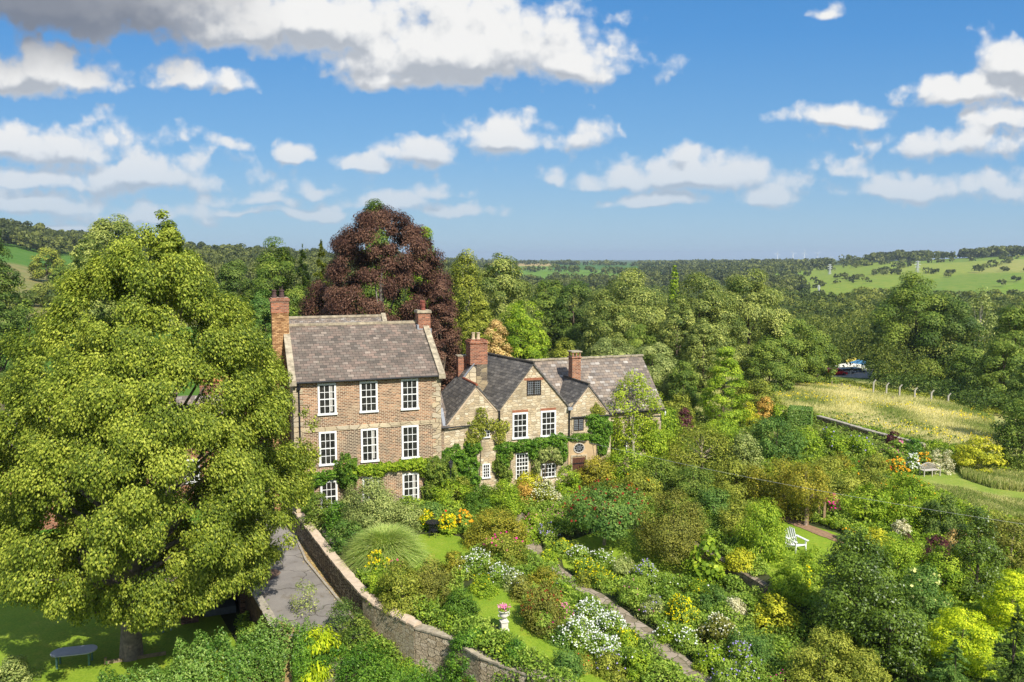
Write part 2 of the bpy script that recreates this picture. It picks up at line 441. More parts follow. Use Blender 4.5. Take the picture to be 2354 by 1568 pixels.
def slate_mat(name, cols, axis, bw=.30, rh=.20, k=1.9, moss=None):
    """axis 'x': rows run along x and step down in y; 'y': rows run along y"""
    key = name + axis
    if key in MATS: return MATS[key]
    m, T, b, _ = newmat(key)
    tc = T.n('ShaderNodeTexCoord'); s = T.n('ShaderNodeSeparateXYZ'); T.l(tc.outputs['Object'], s.inputs[0])
    c = T.n('ShaderNodeCombineXYZ')
    T.l(s.outputs[0 if axis == 'x' else 1], c.inputs[0]); T.l(T.math('MULTIPLY', s.outputs[2], k), c.inputs[1])
    br = T.n('ShaderNodeTexBrick'); T.l(c.outputs[0], br.inputs['Vector'])
    br.inputs['Color1'].default_value = (0, 0, 0, 1); br.inputs['Color2'].default_value = (1, 1, 1, 1); br.inputs['Mortar'].default_value = (.0, .0, .0, 1)
    br.inputs['Scale'].default_value = 1; br.inputs['Brick Width'].default_value = bw; br.inputs['Row Height'].default_value = rh
    br.inputs['Mortar Size'].default_value = .012; br.inputs['Mortar Smooth'].default_value = .3
    n = len(cols)
    col = T.ramp(br.outputs['Color'], [(i / (n - 1), cc) for i, cc in enumerate(cols)])
    col = T.mix(T.math('MULTIPLY', T.smooth(T.noise(c.outputs[0], .8, 5, .65), .4, .65), .55), col, cols[0])
    if moss: col = T.mix(T.smooth(T.noise(c.outputs[0], 2.2, 6, .75), .55, .78), col, moss)
    col = T.mix(br.outputs['Fac'], col, (.03, .028, .026))
    T.l(col, b.inputs['Base Color']); b.inputs['Roughness'].default_value = .62
    # each course laps over the one below it
    fr = T.math('FRACT', T.math('DIVIDE', T.math('MULTIPLY', s.outputs[2], k), rh))
    h = T.math('ADD', T.math('SUBTRACT', 1.0, fr), T.math('MULTIPLY', br.outputs['Color'], .5))
    bump(T, b, h, .03, .8)
    MATS[key] = m; return m
def glass_mat():
    if 'glass' in MATS: return MATS['glass']
    m, T, b, _ = newmat('window_glass')
    tc = T.n('ShaderNodeTexCoord')
    f = T.noise(tc.outputs['Object'], 3.0, 3, .6)
    T.l(T.ramp(f, [(.35, (.010, .011, .012)), (.6, (.04, .038, .032)), (.75, (.12, .115, .10))]), b.inputs['Base Color'])  # paler patches in the pane colour stand in for varied reflections
    b.inputs['Roughness'].default_value = .06; b.inputs['Specular IOR Level'].default_value = .55
    bump(T, b, T.noise(tc.outputs['Object'], 1.3, 2), .02, .25)
    MATS['glass'] = m; return m

WHITE = plain('white_paint', (.78, .78, .75), .45, .05)
GLASS = glass_mat()
BLACKM = plain('black_iron', (.018, .019, .022), .45, .2)
LEAD = plain('lead_sheet', (.30, .32, .35), .5, .15, 3)
SAND = plain('sandstone', (.36, .305, .215), .9, .45, 3)
MBRICK = brick_mat('house_brick', (.33, .150, .080), (.53, .285, .155), (.60, .49, .34), dark=(.095, .072, .058), patch=(.52, .36, .22))
CBRICK = brick_mat('stack_brick', (.46, .25, .11), (.62, .38, .18), (.26, .13, .06))
RBRICK = brick_mat('red_brick', (.33, .105, .055), (.44, .165, .085), (.36, .25, .18), dark=None)
SHEDBRICK = brick_mat('shed_brick', (.17, .085, .06), (.24, .12, .08), (.18, .13, .10), diag=True)
STONE = stone_mat('rubble_stone', [(.66, .53, .34), (.53, .42, .27), (.74, .63, .44), (.60, .45, .27), (.79, .69, .51), (.43, .34, .22), (.68, .55, .36)], mortar=(.50, .40, .27), sx=2.7, sz=5.6)
STONED = stone_mat('dressed_stone', [(.62, .50, .32), (.54, .44, .29), (.68, .57, .39), (.56, .48, .35)], sx=1.4, sz=2.6, mortar=(.36, .28, .18))
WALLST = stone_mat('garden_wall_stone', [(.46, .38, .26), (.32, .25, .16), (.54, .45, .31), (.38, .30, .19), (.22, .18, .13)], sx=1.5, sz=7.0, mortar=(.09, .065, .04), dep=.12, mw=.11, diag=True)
SL1 = [(.10, .086, .070), (.20, .150, .118), (.16, .134, .108), (.265, .19, .148), (.18, .152, .124), (.33, .265, .21)]
SL2 = [(.080, .076, .070), (.125, .115, .103), (.165, .15, .13), (.225, .205, .178)]
SL3 = [(.135, .115, .095), (.24, .188, .15), (.31, .245, .185), (.19, .165, .145), (.49, .44, .38)]

# ---------------------------------------------------------------- terrain
COLU = np.array([-600, 0, 150, 450, 900, 1200, 1500, 1800, 2100, 2353, 2900], float)
COLT = (COLU - CX) / F
ROWR = np.array([0, 66, 75, 120, 200, 300, 500, 700, 1000, 1400, 2000, 3500, 7000, 12000], float)
TAB = np.array([
 # -600    0   150   450   900  1200  1500  1800  2100  2353  2900
 [-1,    0,   0,    0,    0,    0,    0,    0,    0,    0,    0],      # 0
 [-1,    0,   0,    0,    0,    0,    0,    0,    -.4,  -.5,  -.5],    # 66
 [-1,   -1,  -.5,   0,    0,    0,    0,   -.4,   -.6, -.8,   -.8],     # 75
 [0,     0,   0,    0,   -1,   -2,   -2.2, -2.0,  -2.2, -3,   -3],     # 120
 [2,     2,   1,    0,   -2,   -6,   -8,   -7.5, -7.5, -9,    -9],     # 200
 [5,     5,   3.6,  1,   -1,  -10,  -12,  -13,  -13,  -13,   -13],     # 300
 [18,   18,   12,   7,    4,  -12,  -14,  -14,  -13,  -13,   -13],     # 500
 [30,   30,   22,   16,   10, -12,  -13,  -11,   -9,   -8,    -8],     # 700
 [46,   44,   32,   17,   13, -10,   -9,   -6,    5,    9,    10],     # 1000
 [40,   38,   26,   17,   14,  -3,   -4,    3,   17,   24,    28],     # 1400
 [30,   30,   20,   15,   12,   4,    3,    5,   13,   20,    22],     # 2000
 [14,   14,   12,   12,   11,   9,    8,   10,   12,   14,    14],     # 3500
 [13,   13,   13,   13,   13,  13.5, 13.5, 13,   13,   13,    13],     # 7000
 [12,   12,   12,   12,   12,   12,   12,   12,   12,   12,   12]], float)
def interp2(t, r):
    t = np.clip(t, COLT[0], COLT[-1] - 1e-6); r = np.clip(r, 0, ROWR[-1] - 1e-3)
    i = np.clip(np.searchsorted(COLT, t, 'right') - 1, 0, len(COLT) - 2); j = np.clip(np.searchsorted(ROWR, r, 'right') - 1, 0, len(ROWR) - 2)
    a = (t - COLT[i]) / (COLT[i + 1] - COLT[i]); b = (r - ROWR[j]) / (ROWR[j + 1] - ROWR[j])
    a = a * a * (3 - 2 * a)
    return (TAB[j, i] * (1 - a) + TAB[j, i + 1] * a) * (1 - b) + (TAB[j + 1, i] * (1 - a) + TAB[j + 1, i + 1] * a) * b
WALL = np.array([(-16.6, 57.5), (-15.55, 54.0), (-13.4, 49.9), (-10.3, 43.7), (-8.4, 40.1), (-6.8, 37.6), (-4.4, 35.6), (-1.2, 32.4), (2.1, 30.0), (8, 27), (20, 23)], float)
DRVL = np.array([(-19.5, 53), (-17.7, 48.5), (-13.4, 40.9), (-11.3, 37.2), (-10, 33)], float)
RETW = np.array([(10.9, 46.5), (11.8, 44.0), (12.6, 42.0), (13.6, 39.6)], float)
def side(poly, x, y):
    """signed distance to an open polyline, positive on its right hand (garden side) ; distance to nearest segment"""
    best = np.full(np.shape(x), 1e9); sg = np.zeros(np.shape(x))
    for a, b in zip(poly[:-1], poly[1:]):
        d = b - a; L = np.hypot(*d)
        t = np.clip(((x - a[0]) * d[0] + (y - a[1]) * d[1]) / L ** 2, 0, 1)
        px, py = a[0] + t * d[0], a[1] + t * d[1]
        di = np.hypot(x - px, y - py)
        cr = (x - a[0]) * d[1] - (y - a[1]) * d[0]
        m = di < best - 1e-9
        best = np.where(m, di, best); sg = np.where(m, np.sign(cr), sg)
    return best * sg
def sst(x, a, b):
    t = np.clip((x - a) / (b - a), 0, 1); return t * t * (3 - 2 * t)
def hgt(x, y):
    x = np.asarray(x, float); y = np.asarray(y, float)
    r = np.hypot(x, y); far = interp2(x / np.maximum(y, 1.0), r)
    # the garden sinks from the left lawn (0) to the paved path (-0.9); the terrace right of the retaining wall is level again
    g = -.9 * sst(x, -1.5, 4.5) * sst(-y, -50, -44)
    east = sst(x - np.interp(y, [30, 39.6, 42, 44, 46.5, 50], [17, 13.6, 12.6, 11.8, 10.9, 9.0]), -.12, .12)
    g = g * (1 - east * 1.0)
    south = side(WALL, x, y)         # negative = garden side here
    low = sst(south, -.45, -.15)
    dl = side(DRVL, x, y)
    lowz = -1.2 - 1.8 * np.maximum(sst(dl, -.05, .2), sst(-y, -37.4, -34.2))
    g = g * (1 - low) + lowz * low * (1 - sst(y, 54, 60))
    nearw = 1 - sst(r, 62, 74)
    return g * nearw + far * (1 - nearw) + far * nearw
def hz(x, y): return float(hgt(x, y))
def G(u, v):
    """where the view line through a picture point meets the terrain"""
    x, y, z = ray(u, v); k = (z < 0) and (20 / 1.0) or 20
    k = 18.0
    while k < 9000:
        if H + z * k < hz(x * k, y * k): break
        k *= 1.004
    return Vector((x * k, y * k, hz(x * k, y * k)))

# ---------------------------------------------------------------- ground sheet
def sheet_mesh(name, X, Y, Z, wrap=False):
    n, m = X.shape
    me = bpy.data.meshes.new(name)
    co = np.stack([X, Y, Z], -1).reshape(-1, 3)
    i = np.arange(n - 1)[:, None] * m + np.arange(m - 1)[None, :]
    q = np.stack([i, i + 1, i + m + 1, i + m], -1).reshape(-1, 4).astype(np.int32)
    me.vertices.add(len(co)); me.vertices.foreach_set('co', co.astype(np.float32).ravel())
    me.loops.add(q.size); me.loops.foreach_set('vertex_index', q.ravel())
    me.polygons.add(len(q)); me.polygons.foreach_set('loop_start', np.arange(0, q.size, 4, dtype=np.int32))
    me.polygons.foreach_set('use_smooth', np.ones(len(q), bool))
    me.update(calc_edges=True)
    return me
ang = np.concatenate([np.linspace(-math.pi, -.85, 26)[:-1], np.linspace(-.85, .85, 520), np.linspace(.85, math.pi, 26)[1:]])
rad = np.concatenate([np.arange(2, 22, 4), np.arange(22, 66, .30), np.geomspace(66, 12000, 130)])
AA, RR = np.meshgrid(ang, rad)
GX, GY = RR * np.sin(AA), RR * np.cos(AA)
GZZ = hgt(GX, GY)
rngN = np.random.default_rng(5)
gm = sheet_mesh('ground', GX, GY, GZZ)
def ground_colour():
    t = GX / np.maximum(GY, 1); r = RR
    C = np.empty(GX.shape + (3,)); C[:] = (.055, .075, .02)
    def put(m, c): C[m] = c
    put(r < 64, (.050, .058, .022))
    put((r >= 60) & (t < -.36), (.085, .17, .022))
    put((r > 215) & (r < 460) & (t < -.3), (.22, .20, .075))
    put((r > 64) & (r < 260) & (t > .22), (.12, .16, .035))
    put((r > 78) & (r < 150) & (t > .20), (.36, .34, .12))
    put((r > 560) & (r < 1500) & (t > .345 - (r - 700) * .00012), (.21, .26, .035))
    cell = (np.floor((t + .12 * np.sin(r * .004)) * 8).astype(int) * 3 + np.floor(r / 310).astype(int) * 5) % 7
    hill = (r > 560) & (r < 1500) & (t > .345 - (r - 700) * .00012)
    for k_, c_ in ((1, (.17, .23, .035)), (3, (.25, .28, .05)), (4, (.18, .25, .03)), (6, (.30, .29, .08))): put(hill & (cell == k_), c_)
    put((r > 1000) & (r < 1900) & (t > -.06) & (t < .19), (.14, .23, .03))
    put((r > 1850) & (r < 2500) & (t > -.07) & (t < .05), (.42, .30, .13))
    put((r > 1500) & (r < 2700) & (t > .05) & (t < .20), (.075, .15, .03))
    put((r > 2700), (.085, .12, .045))
    return C
ca = gm.color_attributes.new('gcol', 'FLOAT_COLOR', 'POINT')
cc = ground_colour(); cc = np.concatenate([cc, np.ones(cc.shape[:2] + (1,))], -1)
ca.data.foreach_set('color', cc.astype(np.float32).ravel())
def ground_mat():
    m, T, b, _ = newmat('ground_soil')
    at = T.n('ShaderNodeAttribute', attribute_name='gcol'); geo = T.n('ShaderNodeNewGeometry')
    p = geo.outputs['Position']
    n1 = T.noise(p, .12, 6, .65); n2 = T.noise(p, 1.7, 5, .7)
    c = T.mix(T.smooth(n1, .35, .7), at.outputs['Color'], T.mix(1.0, at.outputs['Color'], (.62, .85, .6), 'MULTIPLY'))
    c = T.mix(T.smooth(n2, .4, .8), c, T.mix(1.0, c, (1.35, 1.1, .9), 'MULTIPLY'))
    T.l(c, b.inputs['Base Color']); b.inputs['Roughness'].default_value = .95
    bump(T, b, n2, .08, .5)
    return m
go = link_mesh('ground', gm, ground_mat()); tag(go, kind='structure')

# ---------------------------------------------------------------- lawns, drive and paths as thin sheets on the terrain
def drape(name, poly, mat, dz=.02, step=.35, kind='structure', zfix=None):
    poly = np.array(poly, float)
    x0, y0 = poly.min(0); x1, y1 = poly.max(0)
    nx, ny = int((x1 - x0) / step) + 2, int((y1 - y0) / step) + 2
    xs, ys = np.linspace(x0, x1, nx), np.linspace(y0, y1, ny)
    X, Y = np.meshgrid(xs, ys)
    def inside(X, Y):
        c = np.zeros(X.shape, bool); n = len(poly)
        for i in range(n):
            a, b = poly[i], poly[(i + 1) % n]
            cnd = ((a[1] > Y) != (b[1] > Y)) & (X < (b[0] - a[0]) * (Y - a[1]) / (b[1] - a[1] + 1e-12) + a[0])
            c ^= cnd
        return c
    ins = inside(X, Y)
    ii = ins[:-1, :-1] | ins[1:, 1:] | ins[1:, :-1] | ins[:-1, 1:]
    bd = np.full(X.shape, 1e9); SX, SY = X.copy(), Y.copy()
    for i in range(len(poly)):
        a, b = poly[i], poly[(i + 1) % len(poly)]; d = b - a
        t = np.clip(((X - a[0]) * d[0] + (Y - a[1]) * d[1]) / (d @ d), 0, 1)
        px, py = a[0] + t * d[0], a[1] + t * d[1]; di = np.hypot(X - px, Y - py); mk = di < bd
        bd = np.where(mk, di, bd); SX = np.where(mk, px, SX); SY = np.where(mk, py, SY)
    X, Y = np.where(ins, X, SX), np.where(ins, Y, SY)
    Z = hgt(X, Y) + dz if zfix is None else np.full(X.shape, zfix)
    idx = np.arange(nx * ny).reshape(ny, nx)
    q = np.stack([idx[:-1, :-1], idx[:-1, 1:], idx[1:, 1:], idx[1:, :-1]], -1)[ii]
    me = bpy.data.meshes.new(name)
    me.from_pydata([tuple(v) for v in np.stack([X, Y, Z], -1).reshape(-1, 3)], [], [tuple(int(k) for k in f) for f in q])
    me.update()
    o = link_mesh(name, me, mat); tag(o, kind=kind)
    return o
def lawn_mat(name, a, b_, c_):
    m, T, b, _ = newmat(name)
    geo = T.n('ShaderNodeNewGeometry'); p = geo.outputs['Position']
    n1 = T.noise(p, .5, 5, .6); n2 = T.noise(p, 9, 4, .7)
    c = T.ramp(n1, [(.3, a), (.55, b_), (.75, c_)])
    c = T.mix(T.smooth(n2, .35, .7), c, T.mix(1.0, c, (.62, .72, .55), 'MULTIPLY'))
    c = T.mix(T.smooth(T.noise(p, 1.6, 6, .7), .50, .72), c, T.mix(1.0, c, (1.25, 1.0, 1.1), 'MULTIPLY'))
    T.l(c, b.inputs['Base Color']); b.inputs['Roughness'].default_value = .85
    bump(T, b, T.noise(p, 30, 3), .03, .6)
    return m
LAWN = lawn_mat('lawn_grass', (.19, .29, .022), (.24, .33, .028), (.33, .37, .055))
LAWNF = lawn_mat('field_grass', (.19, .28, .035), (.27, .33, .055), (.38, .36, .11))
# left lower lawn
drape('lawn', [(-48, 50), (-24, 51), (-19.4, 48.6), (-18.2, 46), (-14.5, 40), (-12.5, 34), (-20, 31), (-45, 31)], LAWN)
# lawn beside the tall grass
drape('lawn', [(-6.9, 43.4), (-6.9, 46.6), (-6.2, 47.9), (-4.6, 48.3), (-3.2, 47.6), (-2.4, 46.2), (-2.3, 44.6), (-3.4, 42.6), (-5.2, 41.5), (-6.3, 42.0)], LAWN, step=.2)
# shaded lawn under the small trees
drape('lawn', [(2.8, 47.2), (6.2, 49.3), (11.0, 48.6), (10.8, 43.8), (8.6, 42.4), (5.2, 42.5), (3.0, 44.6)], LAWN, step=.2)
# strip with the urn
drape('lawn', [(-2.2, 40.4), (-.9, 41.2), (.5, 39.6), (2.0, 36.2), (3.8, 33.6), (5.9, 31.0), (4.6, 30.0), (2.6, 31.6), (.4, 34.2), (-1.8, 37.0), (-2.5, 38.8)], LAWN, step=.15)
# terrace with the white chair
drape('lawn', [(13.9, 41.4), (14.0, 45.0), (16.2, 49.6), (18.4, 50.6), (20.6, 48.6), (21.4, 45.8), (19.0, 43.4), (16.4, 41.0)], LAWN, step=.2)
# lawn with the bench
drape('lawn', [(29.8, 64.2), (34, 66.4), (39, 66.0), (46, 58), (50, 50), (42, 47), (33.5, 50.5), (31.6, 57.5)], LAWNF)

def asphalt_mat():
    m, T, b, _ = newmat('asphalt')
    geo = T.n('ShaderNodeNewGeometry'); p = geo.outputs['Position']
    n1 = T.noise(p, .5, 6, .65); n2 = T.noise(p, 40, 2)
    c = T.ramp(n1, [(.3, (.22, .20, .178)), (.55, (.28, .255, .225)), (.75, (.34, .31, .265))])
    c = T.mix(T.smooth(n2, .35, .65), c, T.mix(1.0, c, (.8, .8, .8), 'MULTIPLY'))
    vc = T.n('ShaderNodeTexVoronoi', voronoi_dimensions='2D', feature='DISTANCE_TO_EDGE'); T.l(T.vec('ADD', p, T.noise(p, 1.2, 4, color=True)), vc.inputs['Vector']); vc.inputs['Scale'].default_value = .35
    c = T.mix(T.smooth(vc.outputs['Distance'], .018, .004), c, (.09, .08, .065))
    c = T.mix(T.smooth(T.noise(p, .9, 5, .7), .52, .68), c, T.mix(1.0, c, (.72, .68, .6), 'MULTIPLY'))
    T.l(c, b.inputs['Base Color']); b.inputs['Roughness'].default_value = .9
    bump(T, b, n2, .01, .5); return m
ASPH = asphalt_mat()
drape('drive', [(-22, 62), (-15.9, 60), (-16.3, 55.4), (-14.3, 51.0), (-12.6, 46.7), (-9.9, 42.0), (-7.9, 38.5), (-7.1, 36.9), (-9.0, 36.4), (-11.3, 37.2), (-13.2, 40.9), (-17.5, 48.5), (-21, 55)], ASPH, step=.2, zfix=-1.17)
GRAVEL = plain('gravel_bed', (.34, .25, .16), .95, .45, 14)
drape('gravel', [(-16.3, 55.4), (-15.6, 55.4), (-13.4, 50.2), (-10.3, 44.0), (-8.3, 40.2), (-6.7, 37.4), (-6.9, 36.8), (-7.6, 38.2), (-9.8, 42.0), (-12.4, 46.7), (-14.3, 51.0)], GRAVEL, step=.1, zfix=-1.13, kind='stuff')
KERB = plain('kerb_stone', (.36, .32, .25), .9, .25, 5)
k = MB()
kp = [(-16.3, 55.4), (-14.3, 51.0), (-12.5, 46.7), (-9.85, 42.0), (-8.1, 38.9), (-7.0, 36.9)]
for a, c in zip(kp[:-1], kp[1:]): k.beam((*a, -1.14), (*c, -1.14), .13, .14)
tag(k.build('kerb', KERB), kind='structure')

def paving_mat():
    m, T, b, _ = newmat('paving')
    geo = T.n('ShaderNodeNewGeometry'); p = geo.outputs['Position']
    v = T.n('ShaderNodeTexVoronoi', voronoi_dimensions='2D'); T.l(p, v.inputs['Vector']); v.inputs['Scale'].default_value = 1.9
    ve = T.n('ShaderNodeTexVoronoi', voronoi_dimensions='2D', feature='DISTANCE_TO_EDGE'); T.l(p, ve.inputs['Vector']); ve.inputs['Scale'].default_value = 1.9
    sc = T.n('ShaderNodeSeparateColor'); T.l(v.outputs['Color'], sc.inputs[0])
    c = T.ramp(sc.outputs[0], [(0, (.24, .19, .13)), (.5, (.32, .26, .19)), (1, (.38, .31, .24))])
    c = T.mix(T.smooth(T.noise(p, 2, 6, .7), .45, .75), c, (.15, .14, .07))
    c = T.mix(T.smooth(ve.outputs['Distance'], .0, .06), (.09, .09, .04), c)
    T.l(c, b.inputs['Base Color']); b.inputs['Roughness'].default_value = .9
    bump(T, b, T.smooth(ve.outputs['Distance'], 0, .08), .02, .8); return m
PAVE = paving_mat()
def strip(name, pts, w, mat, dz=.03):
    pts = [Vector((x, y, 0)) for x, y in pts]; v = []; f = []
    out = []
    for a, c in zip(pts[:-1], pts[1:]):
        n = max(2, int((c - a).length / .3))
        out += [a.lerp(c, i / n) for i in range(n)]
    out.append(pts[-1]); rg = random.Random(3)
    for i, p in enumerate(out):
        d = (out[min(i + 1, len(out) - 1)] - out[max(i - 1, 0)]).normalized(); nn = Vector((-d.y, d.x, 0))
        for s in (-1, 0, 1):
            q = p + nn * s * (w / 2 + rg.uniform(-.06, .06)); v.append((q.x, q.y, hz(q.x, q.y) + dz))
    for i in range(len(out) - 1):
        for s in range(2):
            f.append((i * 3 + s, i * 3 + s + 1, i * 3 + s + 4, i * 3 + s + 3))
    me = bpy.data.meshes.new(name); me.from_pydata(v, [], f); me.update()
    o = link_mesh(name, me, mat); tag(o, kind='structure'); return o
strip('path', [(.2, 52.5), (.7, 49.5), (.8, 48.0), (1.5, 45.9), (3.0, 43.3), (4.4, 41.0), (6.5, 36.6), (7.9, 32.9), (9.4, 29)], .95, PAVE)
strip('path', [(-12.6, 50.5), (-11.5, 47.6), (-9.6, 44.3), (-8.2, 42.0)], .9, PAVE)
strip('path', [(17.9, 51.5), (18.6, 49.8), (19.6, 48.2), (20.4, 47.0)], 1.0, plain('earth_steps', (.27, .17, .10), .95, .3, 5), dz=.05)
pt_ = GZ(618, 1322, -1.15)
drape('asphalt_patch', [(pt_.x + .55 * math.cos(a_) * (1 + .2 * math.sin(3 * a_)), pt_.y + .9 * math.sin(a_)) for a_ in np.linspace(0, 6.0, 14)], plain('patch_brown', (.20, .13, .09), .95, .3, 6), step=.08, zfix=-1.145)
strip('path', [(3.2, 60.2), (3.6, 57.2), (4.2, 54.2)], 1.1, PAVE)
strip('path', [(47, 60.5), (41.5, 61.2), (40, 61.4)], .5, PAVE)
EARTH = plain('bare_earth', (.28, .19, .085), .95, .45, 2.5)
drape('bare_earth', [tuple(GZ(u, v, -3)[:2]) for u, v in ((490, 1570), (560, 1520), (630, 1500), (690, 1530), (700, 1620), (480, 1640))], EARTH, step=.2, dz=.05)

# ---------------------------------------------------------------- foliage generators
def unit(rg, n):
    d = rg.normal(size=(n, 3)); return d / np.linalg.norm(d, axis=1, keepdims=True)
def leaf_quads(rg, pos, nrm, size, asp=.55, tdir=None):
    n = len(pos)
    nrm = nrm / np.maximum(np.linalg.norm(nrm, axis=1, keepdims=True), 1e-6)
    a = unit(rg, n) if tdir is None else tdir + unit(rg, n) * .35
    t = a - nrm * np.sum(a * nrm, 1, keepdims=True); t /= np.maximum(np.linalg.norm(t, axis=1, keepdims=True), 1e-6)
    b = np.cross(nrm, t)
    l = (size * rg.uniform(.65, 1.35, n))[:, None]
    w = l * asp
    return np.stack([pos - t * l, pos + b * w - t * l * .1, pos + t * l, pos - b * w - t * l * .1], 1)
PROF = {
 'round': [(0, .30), (.12, .66), (.3, .93), (.5, 1.0), (.7, .90), (.85, .66), (.95, .36), (1, .08)],
 'beech': [(0, .7), (.3, .98), (.55, 1), (.66, .92), (.76, .80), (.86, .60), (.95, .32), (1, .05)],
 'dome':  [(0, .85), (.2, .98), (.45, .96), (.7, .78), (.88, .48), (1, .10)],
 'mound': [(0, 1.0), (.3, .98), (.6, .84), (.85, .52), (1, .12)],
 'cone':  [(0, .95), (.15, 1.0), (.4, .74), (.7, .40), (.9, .15), (1, .02)],
 'spire': [(0, .7), (.2, 1.0), (.45, .78), (.7, .45), (.88, .22), (1, .02)],
 'egg':   [(0, .50), (.15, .85), (.38, 1.0), (.6, .88), (.8, .58), (.93, .27), (1, .05)],
 'column': [(0, .7), (.3, 1.0), (.7, .85), (.9, .5), (1, .1)],
 'lime':  [(0, .40), (.05, .60), (.10, .78), (.17, .93), (.30, 1.0), (.46, .96), (.62, .81), (.75, .62), (.86, .43), (.94, .25), (1, .05)],
 'umbrella': [(0, .45), (.25, .9), (.5, 1.0), (.75, .85), (1, .35)],
}
def crown(seed, R, HT, prof='round', n=5000, leaf=.15, nclump=60, clump=.8, asp=.55, fill=.45, lump=.16, hang=0.0, flat=.75, outw=.65, up=.4, rnd=.42, rexp=.42, upb=0.0, ctint=.2, grain=.24):
    rg = np.random.default_rng(seed)
    ph, pr = zip(*PROF[prof])
    # clump heights follow the profile so that they cover the crown evenly
    hh = np.linspace(0, 1, 200); pdf = np.interp(hh, ph, pr) + .12; cdf = np.cumsum(pdf); cdf /= cdf[-1]
    h = np.interp(rg.uniform(0, 1, nclump), cdf, hh)
    a = rg.uniform(0, 2 * math.pi, nclump)
    lr = 1 + lump * (np.sin(2 * a + rg.uniform(0, 6) + 3 * h) * .5 + np.sin(3 * a + rg.uniform(0, 6) - 5 * h) * .5 + np.sin(5 * a + 9 * h + rg.uniform(0, 6)) * .4)
    fr = fill + (1 - fill) * np.sqrt(rg.uniform(0, 1, nclump))
    rad = np.interp(h, ph, pr) * fr * lr
    C = np.stack([R * rad * np.cos(a), R * rad * np.sin(a), HT * h], 1)
    cr = clump * rg.uniform(.6, 1.35, nclump)
    # pull clumps in so that their leaves end near the envelope
    sc = np.maximum(.15, 1 - .55 * clump / max(R, .01)); C[:, :2] *= sc
    out = np.stack([np.cos(a), np.sin(a), (h - .4) * 1.2], 1); out /= np.linalg.norm(out, axis=1, keepdims=True)
    ct = rg.normal(0, 1, nclump)
    w = cr ** 2; w /= w.sum()
    ci = rg.choice(nclump, n, p=w)
    d = unit(rg, n) + .45 * out[ci] + np.array([0, 0, upb]); d /= np.linalg.norm(d, axis=1, keepdims=True)
    r = cr[ci] * rg.uniform(0, 1, n) ** rexp
    pos = C[ci] + d * r[:, None] * np.array([1, 1, flat])
    if hang: pos[:, 2] -= hang * rg.uniform(0, 1, n) ** 2 * clump * 2
    pos[:, 2] = np.maximum(pos[:, 2], .02)
    nr = outw * d + up * np.array([0, 0, 1.0]) + .25 * out[ci] + rnd * unit(rg, n)
    tdir = None
    if hang: tdir = np.tile(np.array([0, 0, -1.0]), (n, 1)) + .4 * out[ci]
    V = leaf_quads(rg, pos, nr, leaf, asp, tdir)
    tint = .5 + ctint * .5 * ct[ci] + rg.normal(0, grain * .8, n)
    return V, np.clip(tint, 0, 1), C
def flat_sprays(seed, R, HT, n, leaf, prof='cone', tiers=14, droop=.25):
    """conifer: tiers of outward sprays"""
    rg = np.random.default_rng(seed); ph, pr = zip(*PROF[prof])
    nb = tiers * 9; h = rg.uniform(0, 1, nb) ** 1.1; a = rg.uniform(0, 2 * math.pi, nb); L = R * np.interp(h, ph, pr) * rg.uniform(.75, 1.12, nb)
    ci = rg.choice(nb, n, p=(L + .2) / (L + .2).sum()); s = rg.uniform(0, 1, n) ** .55
    da = rg.normal(0, .16, n) * (1 - .4 * s); aa = a[ci] + da
    r = L[ci] * s
    z = HT * h[ci] - droop * L[ci] * s ** 1.6 + rg.normal(0, .05 * HT / tiers * 2, n)
    pos = np.stack([r * np.cos(aa), r * np.sin(aa), np.maximum(z, .03)], 1)
    tdir = np.stack([np.cos(aa + rg.normal(0, .5, n)), np.sin(aa + rg.normal(0, .5, n)), -.35 + 0 * aa], 1)
    nr = np.array([0, 0, 1.0]) + .5 * unit(rg, n)
    V = leaf_quads(rg, pos, nr, leaf, .28, tdir)
    ct = rg.normal(0, 1, nb)
    return V, np.clip(.5 + .12 * ct[ci] + rg.normal(0, .18, n) + .12 * (s - .6), 0, 1), np.stack([L * .6 * np.cos(a), L * .6 * np.sin(a), HT * h], 1)
def blades(seed, R, HT, n, w=.012, arch=1.0):
    """fountain of arching grass blades"""
    rg = np.random.default_rng(seed)
    a = rg.uniform(0, 2 * math.pi, n); e = np.radians(90 - 72 * rg.uniform(0, 1, n) ** .75); L = HT * 1.22 * rg.uniform(.7, 1.08, n)
    b0 = np.stack([R * .22 * rg.normal(0, .6, n), R * .22 * rg.normal(0, .6, n), 0 * a], 1)
    dirx = np.stack([np.cos(a), np.sin(a), 0 * a], 1); side_ = np.stack([-np.sin(a), np.cos(a), 0 * a], 1) * w
    def pt(s):
        x = L * (s * np.cos(e) * .85 + .30 * s ** 2.2 * (R / HT)); z = L * (s * np.sin(e) - .34 * s ** 3 * (1.25 - .3 * np.sin(e)) + .10 * s * np.cos(e))
        return b0 + dirx * x[:, None] + np.stack([0 * a, 0 * a, np.maximum(z, .03)], 1)
    S = [0, .35, .65, .85, 1.0]; out = []
    for i in range(4):
        p, r = pt(S[i] + 0 * a), pt(S[i + 1] + 0 * a); w0 = 1 - .2 * i; w1 = .8 - .2 * i
        out.append(np.stack([p - side_ * w0, p + side_ * w0, r + side_ * w1, r - side_ * w1], 1))
    t = np.clip(rg.normal(.5, .22, n), 0, 1)
    return np.concatenate(out), np.tile(t, 4)
